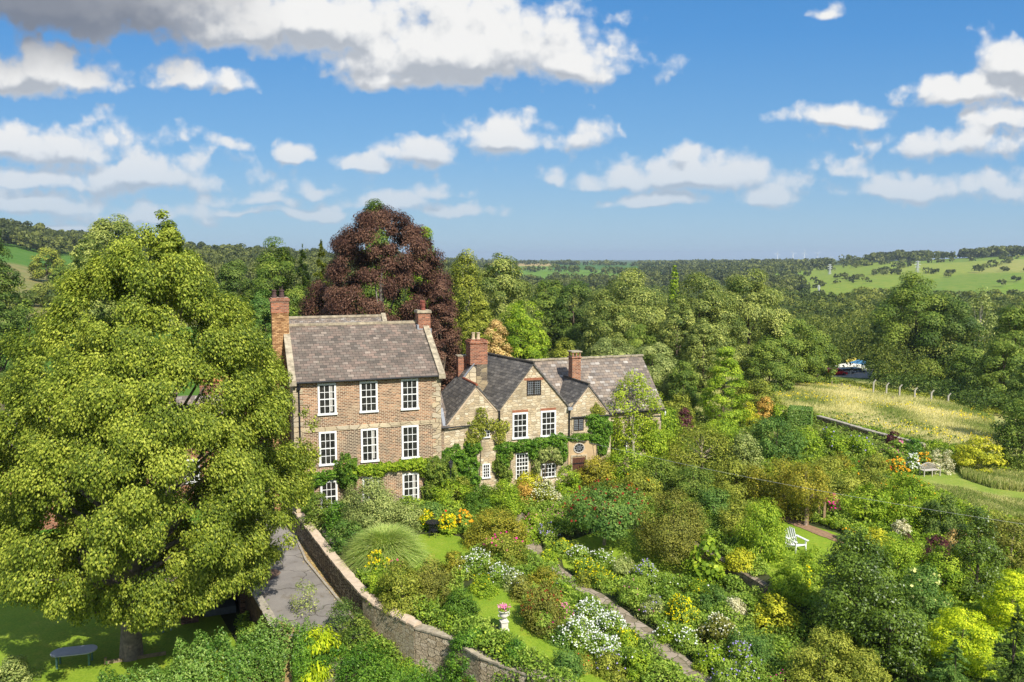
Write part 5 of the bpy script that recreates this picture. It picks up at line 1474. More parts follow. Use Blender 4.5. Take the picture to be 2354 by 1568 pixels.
tree('dark low tree at the far left corner of the meadow', 1768, 778, 872, 62, 'mid', 'dome', 112, crown_from=.02)
tree('dark tree touching the parked vehicles', 1878, 765, 872, 48, 'mid', 'dome', 126, crown_from=.02)
for (u, vt, hw, Y, pal, lab) in ((1400, 772, 84, 96, 'grey', 'willowy grey green thicket behind the slim brick chimney'), (1500, 782, 72, 93, 'grey', 'willowy grey green thicket behind the long slate roof'),
        (1572, 826, 44, 88, 'mid', 'low green thicket at the right end of the slate roof'), (1300, 775, 52, 94, 'olive', 'low olive thicket behind the gables'), (1222, 790, 46, 90, 'mid', 'green thicket right behind the dark slate ridge'),
        (1470, 750, 60, 104, 'mid', 'rough green bush mass under the oaks')):
    plant('thicket', lab, 'bushes', u, vt, 880, hw, pal, 'dome', Y=Y, px=1.3)
tree('airy light green tree with tiered branches in front of the oaks', 1662, 792, 975, 62, 'fresh', 'spire', 82, crown_from=.08, dens=.7, name='ginkgo_tree', flat=.45)
tree('tall dark tree right of the vehicle yard', 2092, 634, 920, 104, 'mid', 'dome', 142, crown_from=.02, fill=.5)
tree('dark broad tree beside the tall one behind the fence', 2172, 680, 930, 84, 'dark', 'dome', 138, crown_from=.02)
tree('dark low tree hanging over the right end of the fence', 2226, 800, 950, 62, 'mid', 'dome', 124, crown_from=.0)
tree('grey half bare tree rising behind the dark trees at the right', 2240, 656, 900, 46, 'grey', 'egg', 145, dens=.35, limbs=26, bark=(.38, .34, .29), trunk_r=.35, name='bare_tree')
tree('green tree at the right edge beyond the meadow', 2322, 692, 960, 58, 'mid', 'round', 112)
tree('dark tree near the right edge above the meadow corner', 2300, 772, 970, 60, 'mid', 'dome', 108, crown_from=.0)
tree('leafy dark tree at the right edge beside the rough grass', 2345, 905, 1110, 62, 'mid', 'round', 66, crown_from=.0)
tree('dark tree cut by the right edge at the meadow corner', 2362, 830, 1010, 55, 'dark', 'round', 78, crown_from=.0)
tree('lone round tree on the green hillside', 1945, 640, 652, 11, 'wood', 'round', 850, px=1.1)
tree('dark low bush beside the lone tree on the hillside', 1963, 645, 653, 7, 'wood', 'round', 850, px=1.1)
tree('dark single tree high on the green hillside', 1984, 597, 618, 22, 'wood', 'dome', 1150, px=1.1)
tree('small dark tree right of the middle pylon', 2144, 627, 638, 10, 'wood', 'round', 900, px=1.1)

# ---------------------------------------------------------------- hedges and bushes in the garden
def hedge(label, pts, w, h, pal, name='hedge', leaf=.05, dens=1.0, zb=None, lump=.15, box=False):
    """leafy bank along a line"""
    rg = np.random.default_rng(len(pts) * 31 + int(abs(pts[0][0]) * 7)); P_ = [np.array(p, float) for p in pts]
    seg = [np.linalg.norm(b - a) for a, b in zip(P_[:-1], P_[1:])]; L = sum(seg)
    n = int(dens * L * (w + 2 * h) / (leaf * leaf * 1.1) * 1.7)
    s = rg.uniform(0, L, n); cum = np.concatenate([[0], np.cumsum(seg)]); i = np.clip(np.searchsorted(cum, s, 'right') - 1, 0, len(seg) - 1)
    t = (s - cum[i]) / np.array(seg)[i]; A = np.array(P_)[i]; B = np.array(P_)[i + 1]; c = A + (B - A) * t[:, None]
    d = (B - A) / np.linalg.norm(B - A, axis=1, keepdims=True); nn = np.stack([-d[:, 1], d[:, 0]], 1)
    lum = 1 + lump * (np.sin(s * 1.7 + 1) + np.sin(s * 3.9) * .6 + np.sin(s * .8 + 2) * .7)
    if box:
        per = rg.uniform(0, 2 * h + w, n); sx = np.where(per < h, -w / 2, np.where(per > h + w, w / 2, per - h - w / 2)); zz = np.where(per < h, per, np.where(per > h + w, 2 * h + w - per, h))
        nr = np.where((per < h)[:, None], np.stack([-nn[:, 0], -nn[:, 1], 0 * s], 1), np.where((per > h + w)[:, None], np.stack([nn[:, 0], nn[:, 1], 0 * s], 1), np.array([0, 0, 1.0])))
        # ends
        e = rg.uniform(0, 1, n) < (w / L * .6); end = rg.integers(0, 2, n)
        c[e] = np.where(end[e][:, None] == 0, P_[0], P_[-1]); sx[e] = rg.uniform(-w / 2, w / 2, e.sum()); zz[e] = rg.uniform(0, h, e.sum()); nr[e, :2] = np.where(end[e][:, None] == 0, -d[e], d[e]); nr[e, 2] = 0
        off = rg.uniform(-.12, .02, n)
        pos = np.concatenate([c + nn * sx[:, None], zz[:, None]], 1) + nr * off[:, None]
    else:
        a = rg.uniform(-.15, math.pi + .15, n); r = 1 - .35 * rg.uniform(0, 1, n) ** 2
        r = r * (1 + .10 * np.sin(s * 6 + a * 4) + .08 * np.sin(s * 11 - a * 7))
        sx = np.cos(a) * w / 2 * r * lum; zz = np.maximum(.03, (.25 + .75 * np.sin(a)) * h * r * lum)
        nr = np.concatenate([nn * np.cos(a)[:, None], np.sin(a)[:, None]], 1)
        pos = np.concatenate([c + nn * sx[:, None], zz[:, None]], 1)
    z0 = hgt(c[:, 0], c[:, 1]) if zb is None else np.full(n, zb)
    pos[:, 2] += z0 * 1.0
    o = np.array([pts[0][0], pts[0][1], z0.min()]); pos -= o
    V = leaf_quads(rg, pos, nr * (.9 if box else .7) + .2 * np.array([0, 0, 1]) + unit(rg, n) * (.45 if box else .7), leaf)
    t_ = np.clip(.5 + .16 * np.sin(s * 2.1) * np.sin(s * .9 + 1) + rg.normal(0, .2, n), 0, 1)
    ob = link_mesh(name, quads_mesh(name, V, t_), PAL[pal](), None, tuple(o)); tag(ob, label, 'hedge'); return ob
def W(u, v, z=0.0): p = GZ(u, v, z); return (p.x, p.y)
# long informal hedge crossing the bottom left corner
hz1 = -2.3
hedge('long glossy green hedge sweeping up from the bottom left corner to the drive', [W(20, 1640, -.5), W(150, 1590, -.5), W(250, 1558, -.5), W(360, 1528, -.5), W(450, 1496, -.5), W(540, 1458, -.5), W(620, 1425, -.5), (-11.3, 36.6), (-10.2, 36.2), (-9.4, 36.2)], 2.7, 2.35, 'hedge', leaf=.055, zb=-2.98)
hedge('green ivy bank running down right from the hedge corner below the drive', [(-10.2, 36.1), (-9.0, 36.2), (-8.0, 35.9), (-6.9, 35.0), (-5.4, 33.4), (-3.6, 32.0), (-1.6, 30.4)], 2.5, 2.0, 'ivy', leaf=.05, zb=-2.95)
hedge('clipped bright green hedge behind the stone house, square topped', [W(1535, 893, .5), W(1600, 895, .5)], 2.2, 2.2, 'hedge', leaf=.09, box=True, dens=2.6)
hedge('clipped square hedge block at the corner of the meadow', [W(1812, 948, .8), W(1866, 952, .8)], 2.4, 2.3, 'hedge', leaf=.08, box=True, dens=2.6)
hedge('rough weedy strip below the fence posts of the meadow', [tuple(G(u, v)[:2]) for u, v in ((1880, 874), (1960, 888), (2060, 908), (2160, 922), (2290, 958))], 3.5, .6, 'olive', name='weed_bank', leaf=.13, dens=.6)
hedge('dark undergrowth at the foot of the trees behind the fence', [P(u, v, D)[:2] for u, v, D in ((2030, 880, 126), (2100, 890, 121), (2200, 905, 112), (2310, 940, 100))], 6, 2.4, 'dark', name='weed_bank', leaf=.15, dens=.6)
hedge('nettle strip behind the low field wall', [P(u, v, D)[:2] for u, v, D in ((1880, 958, 88), (1960, 978, 83), (2060, 1003, 78), (2160, 1030, 74), (2260, 1050, 70))], 1.6, .7, 'fresh', name='weed_bank', leaf=.08)

def sh(name, label, u, vt, vb, hw, pal, prof='mound', **k):
    return plant(name, label, k.pop('cat', 'shrub'), u, vt, vb, hw, pal, prof, **k)
# bottom left and foreground
sh('conifer_bush', 'golden yellow conifer bush growing through the hedge at the bottom', 735, 1436, 1560, 70, 'bright', 'dome', base=-2.95, asp=.28, leaf=.10, hang=.2, dens=1.2)
sh('bramble', 'bramble mound closing off the lower end of the drive', 822, 1412, 1500, 52, 'mid', 'dome', base=-2.9)
sh('dry_grass', 'pale dead grass clump beside the golden conifer at the bottom', 805, 1502, 1578, 52, 'silver', base=-2.95, kind='grass', nblade=2200)
sh('conifer_bush', 'small golden conifer tuft at the bottom edge', 872, 1545, 1600, 36, 'bright', 'dome', base=-2.95, kind='conifer', tiers=8)
sh('shrub', 'dark green shrub in the bottom left corner', 28, 1512, 1590, 50, 'grey', 'dome')
sh('tall_weed', 'wispy tall weeds standing in front of the drive', 702, 1330, 1415, 40, 'grey', 'column', base=-2.4, dens=.22)
sh('tall_weed', 'thin dark green weeds along the lower drive edge', 790, 1375, 1470, 55, 'dark', 'dome', base=-2.4, dens=.55)
sh('conifer_bush', 'bright sprig of conifer poking from the hedge', 520, 1520, 1600, 30, 'bright', 'dome', base=-2.95, kind='conifer', tiers=6)
sh('ivy', 'thick ivy draped over the curving wall left of the urn', 1078, 1432, 1520, 58, 'ivy', 'mound', base=-1.6, cat='climber')
sh('ivy', 'ivy trailing over the top of the low wall below the urn', 1185, 1470, 1525, 46, 'ivy', 'mound', base=-1.2, cat='climber')
sh('bramble', 'low green bramble below the curving wall', 955, 1502, 1580, 70, 'fresh', 'mound', base=-2.95)
sh('bramble', 'weedy green bank at the bottom edge below the low wall', 1100, 1552, 1640, 85, 'olive', 'mound', base=-3)
sh('bramble', 'bright leafed weed clump against the pale rubble wall', 1150, 1538, 1580, 24, 'fresh', 'mound', base=-2.4)
sh('shrub', 'dark blue green bush on top of the pale rubble wall', 1300, 1492, 1560, 44, 'blue', 'dome')
# along the drive wall
sh('shrub', 'leafy green bush between the wall top and the brick house', 730, 1130, 1215, 34, 'mid', 'column')
sh('shrub', 'pot grown green shrub on the little terrace by the house', 782, 1150, 1235, 36, 'ivy', 'dome')
sh('shrub', 'dark green bush left of the tall grass', 802, 1192, 1278, 46, 'blue', 'dome')
sh('willow_shrub', 'grey green willow like shrub covering the lower middle window', 858, 1105, 1245, 92, 'grey', 'dome', dens=1.1)
sh('willow_shrub', 'pale leaved shrub behind the tall grass', 932, 1150, 1225, 42, 'grey', 'dome')
sh('tall_grass', 'big fountain of pale green ornamental grass', 886, 1202, 1300, 42, 'reed', cat='grass', kind='grass', nblade=9000, w=.02)
sh('goldenrod', 'yellow goldenrod at the wall top near the drive', 866, 1268, 1330, 26, 'fresh', 'column', blooms=('gold', 160, .05), cat='flowers')
sh('flower_clump', 'mixed white and red dahlias at the wall top', 838, 1258, 1310, 24, 'misc', 'mound', blooms=('white', 18, .055), cat='flowers')
sh('flower_clump', 'pink snapdragons at the foot of the tall grass', 912, 1285, 1330, 22, 'misc', 'mound', blooms=('magenta', 22, .05), cat='flowers')
sh('shrub', 'olive shrub with bare stems behind the curved wall', 925, 1292, 1415, 62, 'olive', 'dome', dens=.9)
sh('shrub', 'leafy brown tinged shrub left of the urn lawn', 988, 1278, 1398, 54, 'brown', 'dome')
sh('shrub', 'green shrub on the inner side of the drive wall', 868, 1310, 1385, 34, 'fresh', 'mound')
sh('conifer_bush', 'soft dark green conifer beside the urn lawn', 1058, 1350, 1432, 48, 'yew', 'dome')
sh('shrub', 'yellow tinged shrub at the near end of the round lawn', 1045, 1265, 1335, 32, 'bronze', 'dome')
# by the brick house
sh('shrub', 'low clipped green mound in front of the right hand lower window', 992, 1152, 1198, 42, 'blue', 'mound')
sh('goldenrod', 'yellow goldenrod behind the black iron table', 976, 1172, 1222, 20, 'fresh', 'column', blooms=('gold', 170, .05), cat='flowers')
sh('goldenrod', 'yellow goldenrod clump between the table and the bronze shrub', 1030, 1180, 1232, 24, 'fresh', 'column', blooms=('gold', 170, .05), cat='flowers')
sh('lily_clump', 'orange yellow lilies beside the goldenrod', 1066, 1172, 1225, 24, 'misc', 'column', blooms=('orange', 60, .08), cat='flowers')
sh('flower_clump', 'small red orange flowers in front of the clipped mound', 1020, 1172, 1210, 12, 'misc', 'mound', blooms=('red', 18, .06), cat='flowers')
sh('purple_shrub', 'small dark purple leaved shrub by the side path', 1072, 1170, 1192, 16, 'purple', 'mound')
sh('shrub', 'big bronze green shrub in the middle of the garden', 1138, 1168, 1262, 74, 'bronze', 'dome')
sh('shrub', 'twiggy olive shrub with magenta clematis below the bronze one', 1152, 1228, 1312, 62, 'olive', 'dome', dens=.85, blooms=('magenta', 22, .06))
sh('yew_mound', 'dark rounded yew mound below the ivy wall', 1102, 1112, 1188, 42, 'yew', 'mound')
sh('yew_mound', 'brighter green yew mound beside the dark one', 1160, 1102, 1188, 46, 'fresh', 'mound', ctint=.1)
sh('shrub', 'orange brown shrub beside the white flowering bush', 1206, 1106, 1168, 26, 'orange', 'column')
sh('flowering_shrub', 'bush covered with small white flowers below the low window', 1250, 1104, 1170, 36, 'olive', 'mound', blooms=('cream', 500, .035))
sh('shrub', 'upright green shrub in front of the boarded door', 1304, 1066, 1150, 34, 'fresh', 'dome')
sh('shrub', 'yellowish shrub under the tall lower window', 1215, 1082, 1135, 34, 'gold', 'mound', dens=.8)
sh('shrub', 'silvery sage bush right of the white flowering bush', 1280, 1130, 1168, 16, 'silver', 'mound')
sh('shrub', 'dark bushy shrub at the right corner of the brick house', 1040, 1100, 1178, 48, 'fresh', 'dome')
sh('shrub', 'olive yellow shrub left of the dark yew mound', 1062, 1095, 1165, 30, 'olive', 'dome')
# middle borders
for (u, vt, vb, hw, pal, c, nb, lab) in (
    (1225, 1178, 1215, 34, 'fresh', 'pink', 40, 'feathery green cosmos with pale pink flowers by the path'),
    (1275, 1165, 1205, 34, 'misc', 'pink', 40, 'pink roses on a green bush behind the cosmos'),
    (1215, 1205, 1250, 28, 'fresh', 'pink', 14, 'light green feathery clump beside the bronze shrub'),
    (1255, 1200, 1250, 28, 'mid', 'lilac', 40, 'lilac thistle flowers in a grey green clump'),
    (1100, 1262, 1318, 34, 'misc', 'white', 130, 'white shasta daisies at the edge of the round lawn'),
    (1062, 1285, 1335, 20, 'misc', 'white', 40, 'small white daisies left of the main daisy drift'),
    (1148, 1295, 1348, 36, 'misc', 'white', 70, 'white daisies below the twiggy olive shrub'),
    (1180, 1310, 1360, 30, 'grey', 'white', 40, 'white phlox between the daisies and the path'),
    (1110, 1320, 1372, 34, 'fresh', 'yellow', 14, 'light green border plants with a few yellow flowers above the urn lawn'),
    (1262, 1262, 1300, 26, 'fresh', 'yellow', 8, 'broad leaved green clump beside the path bend'),
    (1292, 1238, 1280, 24, 'misc', 'yellow', 30, 'yellow poppies beside the broad leaved clump'),
    (1330, 1255, 1300, 30, 'misc', 'white', 50, 'white phlox in front of the small tree with red cones'),
    (1378, 1262, 1310, 32, 'misc', 'white', 60, 'white phlox at the foot of the small tree with red cones'),
    (1345, 1285, 1335, 34, 'misc', 'yellow', 70, 'yellow poppies in the long border'),
    (1385, 1300, 1355, 34, 'misc', 'yellow', 80, 'yellow and pink flowers in the middle of the long border'),
    (1430, 1275, 1330, 30, 'grey', 'cream', 8, 'grey green plume bush at the end of the yellow flowers'),
    (1345, 1310, 1350, 28, 'olive', 'yellow', 8, 'bronze edged shrublet beside the paved path'),
    (1480, 1288, 1345, 30, 'misc', 'lilac', 60, 'blue purple spikes near the shaded lawn'),
    (1492, 1298, 1330, 16, 'misc', 'white', 40, 'bright white phlox near the shaded lawn edge'),
    (1525, 1315, 1375, 34, 'misc', 'white', 12, 'tall green perennials with few white flowers beyond the path'),
    (1455, 1330, 1395, 36, 'misc', 'pink', 10, 'leafy green perennials right of the path'),
    (1500, 1365, 1430, 34, 'grey', 'lilac', 20, 'grey green border plants left of the yellow daisies'),
    (1250, 1398, 1470, 24, 'misc', 'magenta', 16, 'green clump behind the weeping red shrub'),
    (1300, 1385, 1440, 22, 'misc', 'pink', 50, 'pink phlox beside the weeping red shrub'),
    (1350, 1385, 1455, 42, 'misc', 'white', 190, 'mass of white phlox at the top of the path border'),
    (1405, 1405, 1475, 40, 'misc', 'white', 200, 'mass of white phlox in the middle of the path border'),
    (1332, 1420, 1500, 46, 'misc', 'white', 230, 'mass of white phlox nearest the urn lawn'),
    (1385, 1450, 1520, 42, 'misc', 'white', 170, 'mass of white phlox low in the border'),
    (1290, 1440, 1490, 28, 'blue', 'white', 16, 'dark leaved plants at the front of the white phlox'),
    (1440, 1440, 1500, 28, 'fresh', 'yellow', 30, 'yellow daylilies at the path edge'),
    (1470, 1490, 1560, 34, 'fresh', 'white', 6, 'strappy green leaves beside the path'),
    (1400, 1500, 1560, 40, 'olive', 'lilac', 16, 'mixed olive green border at the bottom left of the path'),
    (1345, 1500, 1545, 30, 'olive', 'red', 6, 'low mixed plants on the edge of the urn lawn'),
    (1362, 1372, 1420, 24, 'misc', 'white', 60, 'white phlox drift behind the path'),
    (1495, 1385, 1430, 26, 'fresh', 'pink', 14, 'leafy hostas across the path from the phlox'),
    (1535, 1430, 1480, 26, 'fresh', 'white', 14, 'broad leaved plants right of the path slabs'),
    (1565, 1370, 1450, 34, 'misc', 'yellow', 210, 'tall bright yellow coneflowers right of the path'),
    (1595, 1400, 1455, 22, 'misc', 'yellow', 40, 'smaller group of yellow coneflowers beside the tall one'),
    (1578, 1445, 1500, 34, 'misc', 'white', 30, 'leafy bed with white flowers under the yellow coneflowers'),
    (1632, 1480, 1545, 36, 'fresh', 'lilac', 10, 'light green leafy bed right of the lower path'),
    (1700, 1475, 1560, 36, 'misc', 'lilac', 50, 'green bed with lilac flowers at the bottom'),
    (1668, 1530, 1600, 40, 'misc', 'lilac', 18, 'leafy bed at the bottom edge right of the path'),
    (1720, 1510, 1600, 48, 'misc', 'lilac', 30, 'green clump with pale blue flowers at the bottom edge'),
    (1790, 1540, 1600, 40, 'misc', 'magenta', 20, 'magenta spikes at the bottom edge'),
    (1640, 1345, 1415, 36, 'blue', 'white', 4, 'blue green feathery plants below the terrace wall'),
    (1690, 1370, 1425, 26, 'silver', 'cream', 6, 'variegated pale shrub at the foot of the terrace wall'),
    (1605, 1330, 1390, 34, 'fresh', 'gold', 20, 'soft green bed with yellow heads left of the terrace wall'),
    (1555, 1320, 1360, 22, 'misc', 'red', 14, 'red leaved small plants in the border'),
    (1275, 1330, 1360, 24, 'grey', 'lilac', 14, 'bluish catmint along the path'),
):
    sh('flower_clump', lab, u, vt, vb, hw, pal, 'mound', blooms=(c, int(nb * 1.7), .036 if c in ('white', 'yellow') else .034, .3), cat='flowers', clump=.28, px=1.4)
sh('weeping_shrub', 'weeping reddish brown shrub right of the urn', 1248, 1332, 1462, 52, 'brown', 'dome', hang=.5, ctint=.3, blooms=('cone', 120, .04))
sh('shrub', 'purple brown small shrub behind the weeping one', 1198, 1322, 1385, 26, 'brown', 'dome')
sh('shrub', 'bronze shrub between the daisies and the weeping shrub', 1250, 1305, 1362, 40, 'bronze', 'mound')
sh('lily_clump', 'orange flowers left of the weeping shrub', 1212, 1362, 1418, 16, 'misc', 'column', blooms=('orange', 26, .06), cat='flowers')
tree('small spreading tree with red cones over the shaded lawn', 1388, 1112, 1278, 104, 'blue', 'umbrella', None, name='sumac_tree', crown_from=.34, leaf=.075, asp=.45, blooms=('cone', 150, .075, .3), trunk_r=.11, bark=(.30, .25, .18), base=-.5)
tree('brown green tree shading the lawn right of the red cone tree', 1545, 1128, 1310, 88, 'brown', 'dome', None, crown_from=.1, base=-.6)
sh('catalpa', 'young tree with big bright heart shaped leaves', 1622, 1228, 1350, 44, 'fresh', 'dome', leaf=.14, asp=.8, dens=.75, cat='tree')
sh('shrub', 'dense bright green bush left of the white chair', 1748, 1146, 1292, 64, 'fresh', 'dome', hang=.3, base=0)
sh('shrub', 'golden edged low shrub at the terrace corner', 1700, 1260, 1325, 38, 'gold', 'mound')
sh('shrub', 'white dotted brownish shrub beside the coneflowers', 1652, 1412, 1492, 46, 'brown', 'mound', blooms=('cream', 260, .035, .2))
sh('shrub', 'yellow variegated shrub near the dark evergreen', 1780, 1368, 1462, 52, 'gold', 'dome', leaf=.07)
sh('shrub', 'dark blue green feathery mound at the bottom', 1722, 1440, 1540, 64, 'blue', 'mound')
sh('bamboo', 'light green bamboo at the edge of the chair terrace', 1815, 1290, 1392, 56, 'fresh', 'dome', asp=.22, leaf=.09)
sh('shrub', 'bright green bush in front of the white chair', 1870, 1262, 1345, 56, 'fresh', 'mound')
sh('mullein', 'tall yellow flower spike among the bamboo', 1852, 1292, 1380, 7, 'fresh', 'column', blooms=('yellow', 40, .05), cat='flowers')
# bottom right corner
sh('evergreen_tree', 'large dark glossy evergreen at the bottom right', 1965, 1228, 1530, 108, 'holly', 'dome', cat='tree', trunk=True, leaf=.062)
sh('evergreen_tree', 'lower dark glossy evergreen joining the large one', 2040, 1360, 1580, 92, 'holly', 'dome', cat='tree', trunk=True, leaf=.062)
sh('shrub', 'olive yellow leafy bush at the bottom, in front of the evergreen', 1890, 1440, 1620, 88, 'olive', 'dome')
sh('shrub', 'second olive bush at the bottom edge', 1980, 1490, 1640, 70, 'olive', 'dome')
sh('shrub', 'light green rambling shrub above the evergreen', 2062, 1228, 1370, 72, 'fresh', 'dome')
sh('rose_bush', 'pale yellow roses among green leaves', 2118, 1296, 1440, 64, 'blue', 'dome', blooms=('lemon', 42, .07))
sh('shrub', 'green rambling shrub right of the yellow roses', 2165, 1255, 1390, 62, 'fresh', 'dome')
sh('purple_shrub', 'dark purple smoke bush in the right border', 2150, 1228, 1322, 40, 'purple', 'dome')
sh('purple_shrub', 'small purple leaved plants by the grey bush', 2086, 1226, 1270, 20, 'purple', 'mound')
sh('astilbe', 'tan feathery seed heads beside the purple bush', 2198, 1214, 1290, 34, 'tan', 'mound', cat='flowers')
sh('lavender_bush', 'silver grey bush with cream flowers in the right border', 2070, 1192, 1245, 24, 'silver', 'mound')
tree('dark green holly like tree at the right of the smoke bush', 2238, 1168, 1400, 66, 'holly', 'dome', None, crown_from=.02, name='evergreen_tree')
sh('golden_maple', 'glowing yellow green maple at the right', 2205, 1392, 1560, 92, 'bright', 'dome', cat='tree', trunk=True, flat=.4)
sh('golden_maple', 'yellow green maple at the right edge', 2318, 1308, 1480, 66, 'bright', 'dome', cat='tree', trunk=True, flat=.4)
sh('conifer_tree', 'feathery green conifer at the bottom right edge', 2185, 1470, 1660, 74, 'blue', 'cone', kind='conifer', tiers=14, cat='tree', trunk=True)
sh('conifer_tree', 'dark blue green conifer in the bottom right corner', 2322, 1392, 1660, 92, 'dark', 'cone', kind='conifer', tiers=15, cat='tree', trunk=True)
tree('twiggy bronze apple tree near the right edge', 2320, 1180, 1330, 56, 'brown', 'round', None, crown_from=.1, dens=.7, bark=(.3, .26, .2))
sh('shrub', 'dark bush under the lawn edge at the right', 2262, 1165, 1260, 56, 'olive', 'dome')
sh('shrub', 'deep green bush mass left of the right hand lawn', 2160, 1138, 1240, 52, 'dark', 'dome')
sh('fruit_bush', 'bush with red and orange hips above the border', 2085, 1095, 1215, 76, 'fresh', 'dome', blooms=('orange', 70, .045))
tree('small tree with long bright leaves beside the willow arch', 1990, 1112, 1222, 52, 'fresh', 'round', None, crown_from=.25, leaf=.11, asp=.35, bark=(.34, .28, .2))
sh('yellow_shrub', 'yellow green perennials below the hip bush', 2015, 1212, 1275, 36, 'gold', 'mound')
sh('flower_clump', 'magenta phlox beside the willow arch', 1912, 1136, 1205, 20, 'misc', 'column', blooms=('magenta', 120, .06, .45), cat='flowers')
sh('flower_clump', 'orange flowers at the foot of the small bright tree', 1950, 1205, 1250, 16, 'misc', 'mound', blooms=('orange', 16, .06), cat='flowers')
tree('gnarled crab apple left of the willow arch', 1850, 1062, 1218, 62, 'bronze', 'umbrella', None, crown_from=.35, dens=.7, bark=(.26, .2, .15), trunk_r=.12)
sh('shrub', 'wide golden green shrub in the middle of the right garden', 1790, 1052, 1185, 96, 'bronze', 'dome', fill=.5)
sh('shrub', 'golden green shrub spreading towards the apple', 1905, 1050, 1150, 72, 'olive', 'dome')
sh('shrub', 'olive green shrub with arching twigs below the blue green bush', 1690, 1062, 1165, 74, 'olive', 'dome')
sh('shrub', 'green shrub with bronze tips right of the red cone tree', 1590, 1066, 1165, 64, 'mid', 'dome')
sh('shrub', 'dark blue grey round bush above the golden shrub', 1782, 952, 1070, 66, 'blue', 'round', hang=.3)
tree('old twiggy apple tree with sparse yellowing leaves', 1612, 978, 1090, 92, 'olive', 'dome', None, crown_from=.08, dens=.62, limbs=26, bark=(.34, .29, .22), trunk_r=.16)
sh('shrub', 'olive tangle beside the dark blue grey bush', 1710, 990, 1090, 46, 'grey', 'dome', dens=.8)
sh('shrub', 'fresh green bush in front of the stone porch', 1435, 1030, 1120, 66, 'fresh', 'dome')
sh('shrub', 'bronze tipped bush right of the porch', 1372, 1048, 1128, 44, 'bronze', 'dome')
sh('shrub', 'fern like green bush below the telephone wire', 1508, 1050, 1140, 56, 'mid', 'dome')
sh('rose_bush', 'rambling rose with a few peach flowers behind the red cone tree', 1468, 1082, 1160, 56, 'olive', 'mound', blooms=('orange', 12, .07))
sh('shrub', 'dark green undergrowth behind the brown green tree', 1640, 1120, 1200, 56, 'blue', 'mound')
sh('shrub', 'leafy shrub between the golden shrub and the chair bush', 1690, 1140, 1240, 46, 'olive', 'dome')
tree('bright green climbing magnolia on the long slate roof range', 1455, 850, 1045, 78, 'magnolia', 'egg', 63.0, crown_from=.30, dens=.42, limbs=22, bark=(.42, .37, .30), trunk_r=.14, leaf=.085, clump=.55, fill=.25, name='magnolia_tree')
sh('shrub', 'glossy bright green bush right of the magnolia', 1520, 928, 1050, 48, 'fresh', 'dome', leaf=.08)
sh('shrub', 'second glossy green bush below the magnolia', 1492, 975, 1078, 46, 'fresh', 'dome', leaf=.08)
sh('purple_shrub', 'small dusky purple shrub behind the old apple', 1572, 935, 1000, 22, 'purple', 'dome')
sh('yew_mound', 'little dark green yew cone beside the purple shrub', 1540, 935, 1000, 14, 'yew', 'egg')
sh('orange_shrub', 'orange berried bush left of the clipped hedge block', 1758, 912, 975, 28, 'orange', 'dome')
sh('orange_shrub', 'yellow orange bush behind the berried one', 1722, 925, 985, 24, 'gold', 'dome')
sh('shrub', 'dark green rambling bush at the meadow edge behind the orange ones', 1740, 872, 950, 56, 'olive', 'dome')
sh('shrub', 'bright green leafy clump touching the hedge block', 1790, 925, 980, 24, 'fresh', 'mound')
sh('shrub', 'olive green bushes between the stone house and the square hedge', 1560, 905, 985, 42, 'olive', 'dome')
sh('shrub', 'green bush under the tiered tree', 1655, 960, 1030, 56, 'fresh', 'mound')
sh('shrub', 'leafy bush below the hedge block', 1850, 980, 1055, 40, 'fresh', 'mound')
# right upper garden
for (u, vt, vb, hw, pal, c, nb, lab) in (
    (1905, 985, 1050, 44, 'fresh', 'lilac', 20, 'green perennials under the low field wall'),
    (1970, 1000, 1055, 42, 'fresh', 'lilac', 40, 'green perennials with pale blue flowers under the field wall'),
    (1925, 1040, 1095, 34, 'bronze', 'yellow', 10, 'yellow bronze shrub on the upper border'),
    (2010, 1040, 1100, 40, 'olive', 'red', 12, 'olive shrub with red berries left of the orange flowers'),
    (2060, 1052, 1098, 26, 'misc', 'orange', 150, 'bright orange marigolds left of the bench'),
    (2098, 1042, 1090, 18, 'misc', 'white', 110, 'white daisies directly behind the bench'),
    (2122, 1040, 1086, 20, 'misc', 'orange', 120, 'orange flowers rising behind the bench back'),
    (2060, 1010, 1060, 34, 'misc', 'pink', 30, 'rose bush with pink flowers by the field wall'),
    (2000, 1080, 1150, 56, 'olive', 'orange', 8, 'mixed olive shrubs in the middle of the right garden'),
    (2095, 1008, 1062, 28, 'ivy', 'orange', 4, 'dark green bush behind the orange flowers'),
):
    sh('flower_clump', lab, u, vt, vb, hw, pal, 'mound', blooms=(c, nb, .075, .3), cat='flowers', px=1.4)
sh('purple_shrub', 'dark red leaved bush at the end of the field wall', 2052, 990, 1030, 20, 'purple', 'mound')
for (u, vt, lab) in ((2150, 1032, 'silvery dead thistle stalks right beside the bench'), (2176, 1028, 'taller silvery dead stalks by the yellow green maple')):
    sh('thistle_stalks', lab, u, vt, 1092, 14, 'silver', 'column', dens=.5, asp=.3)
sh('golden_maple', 'yellow green bushy maple behind the bench lawn', 2248, 1002, 1090, 58, 'gold', 'dome', cat='tree', trunk=True, flat=.4)

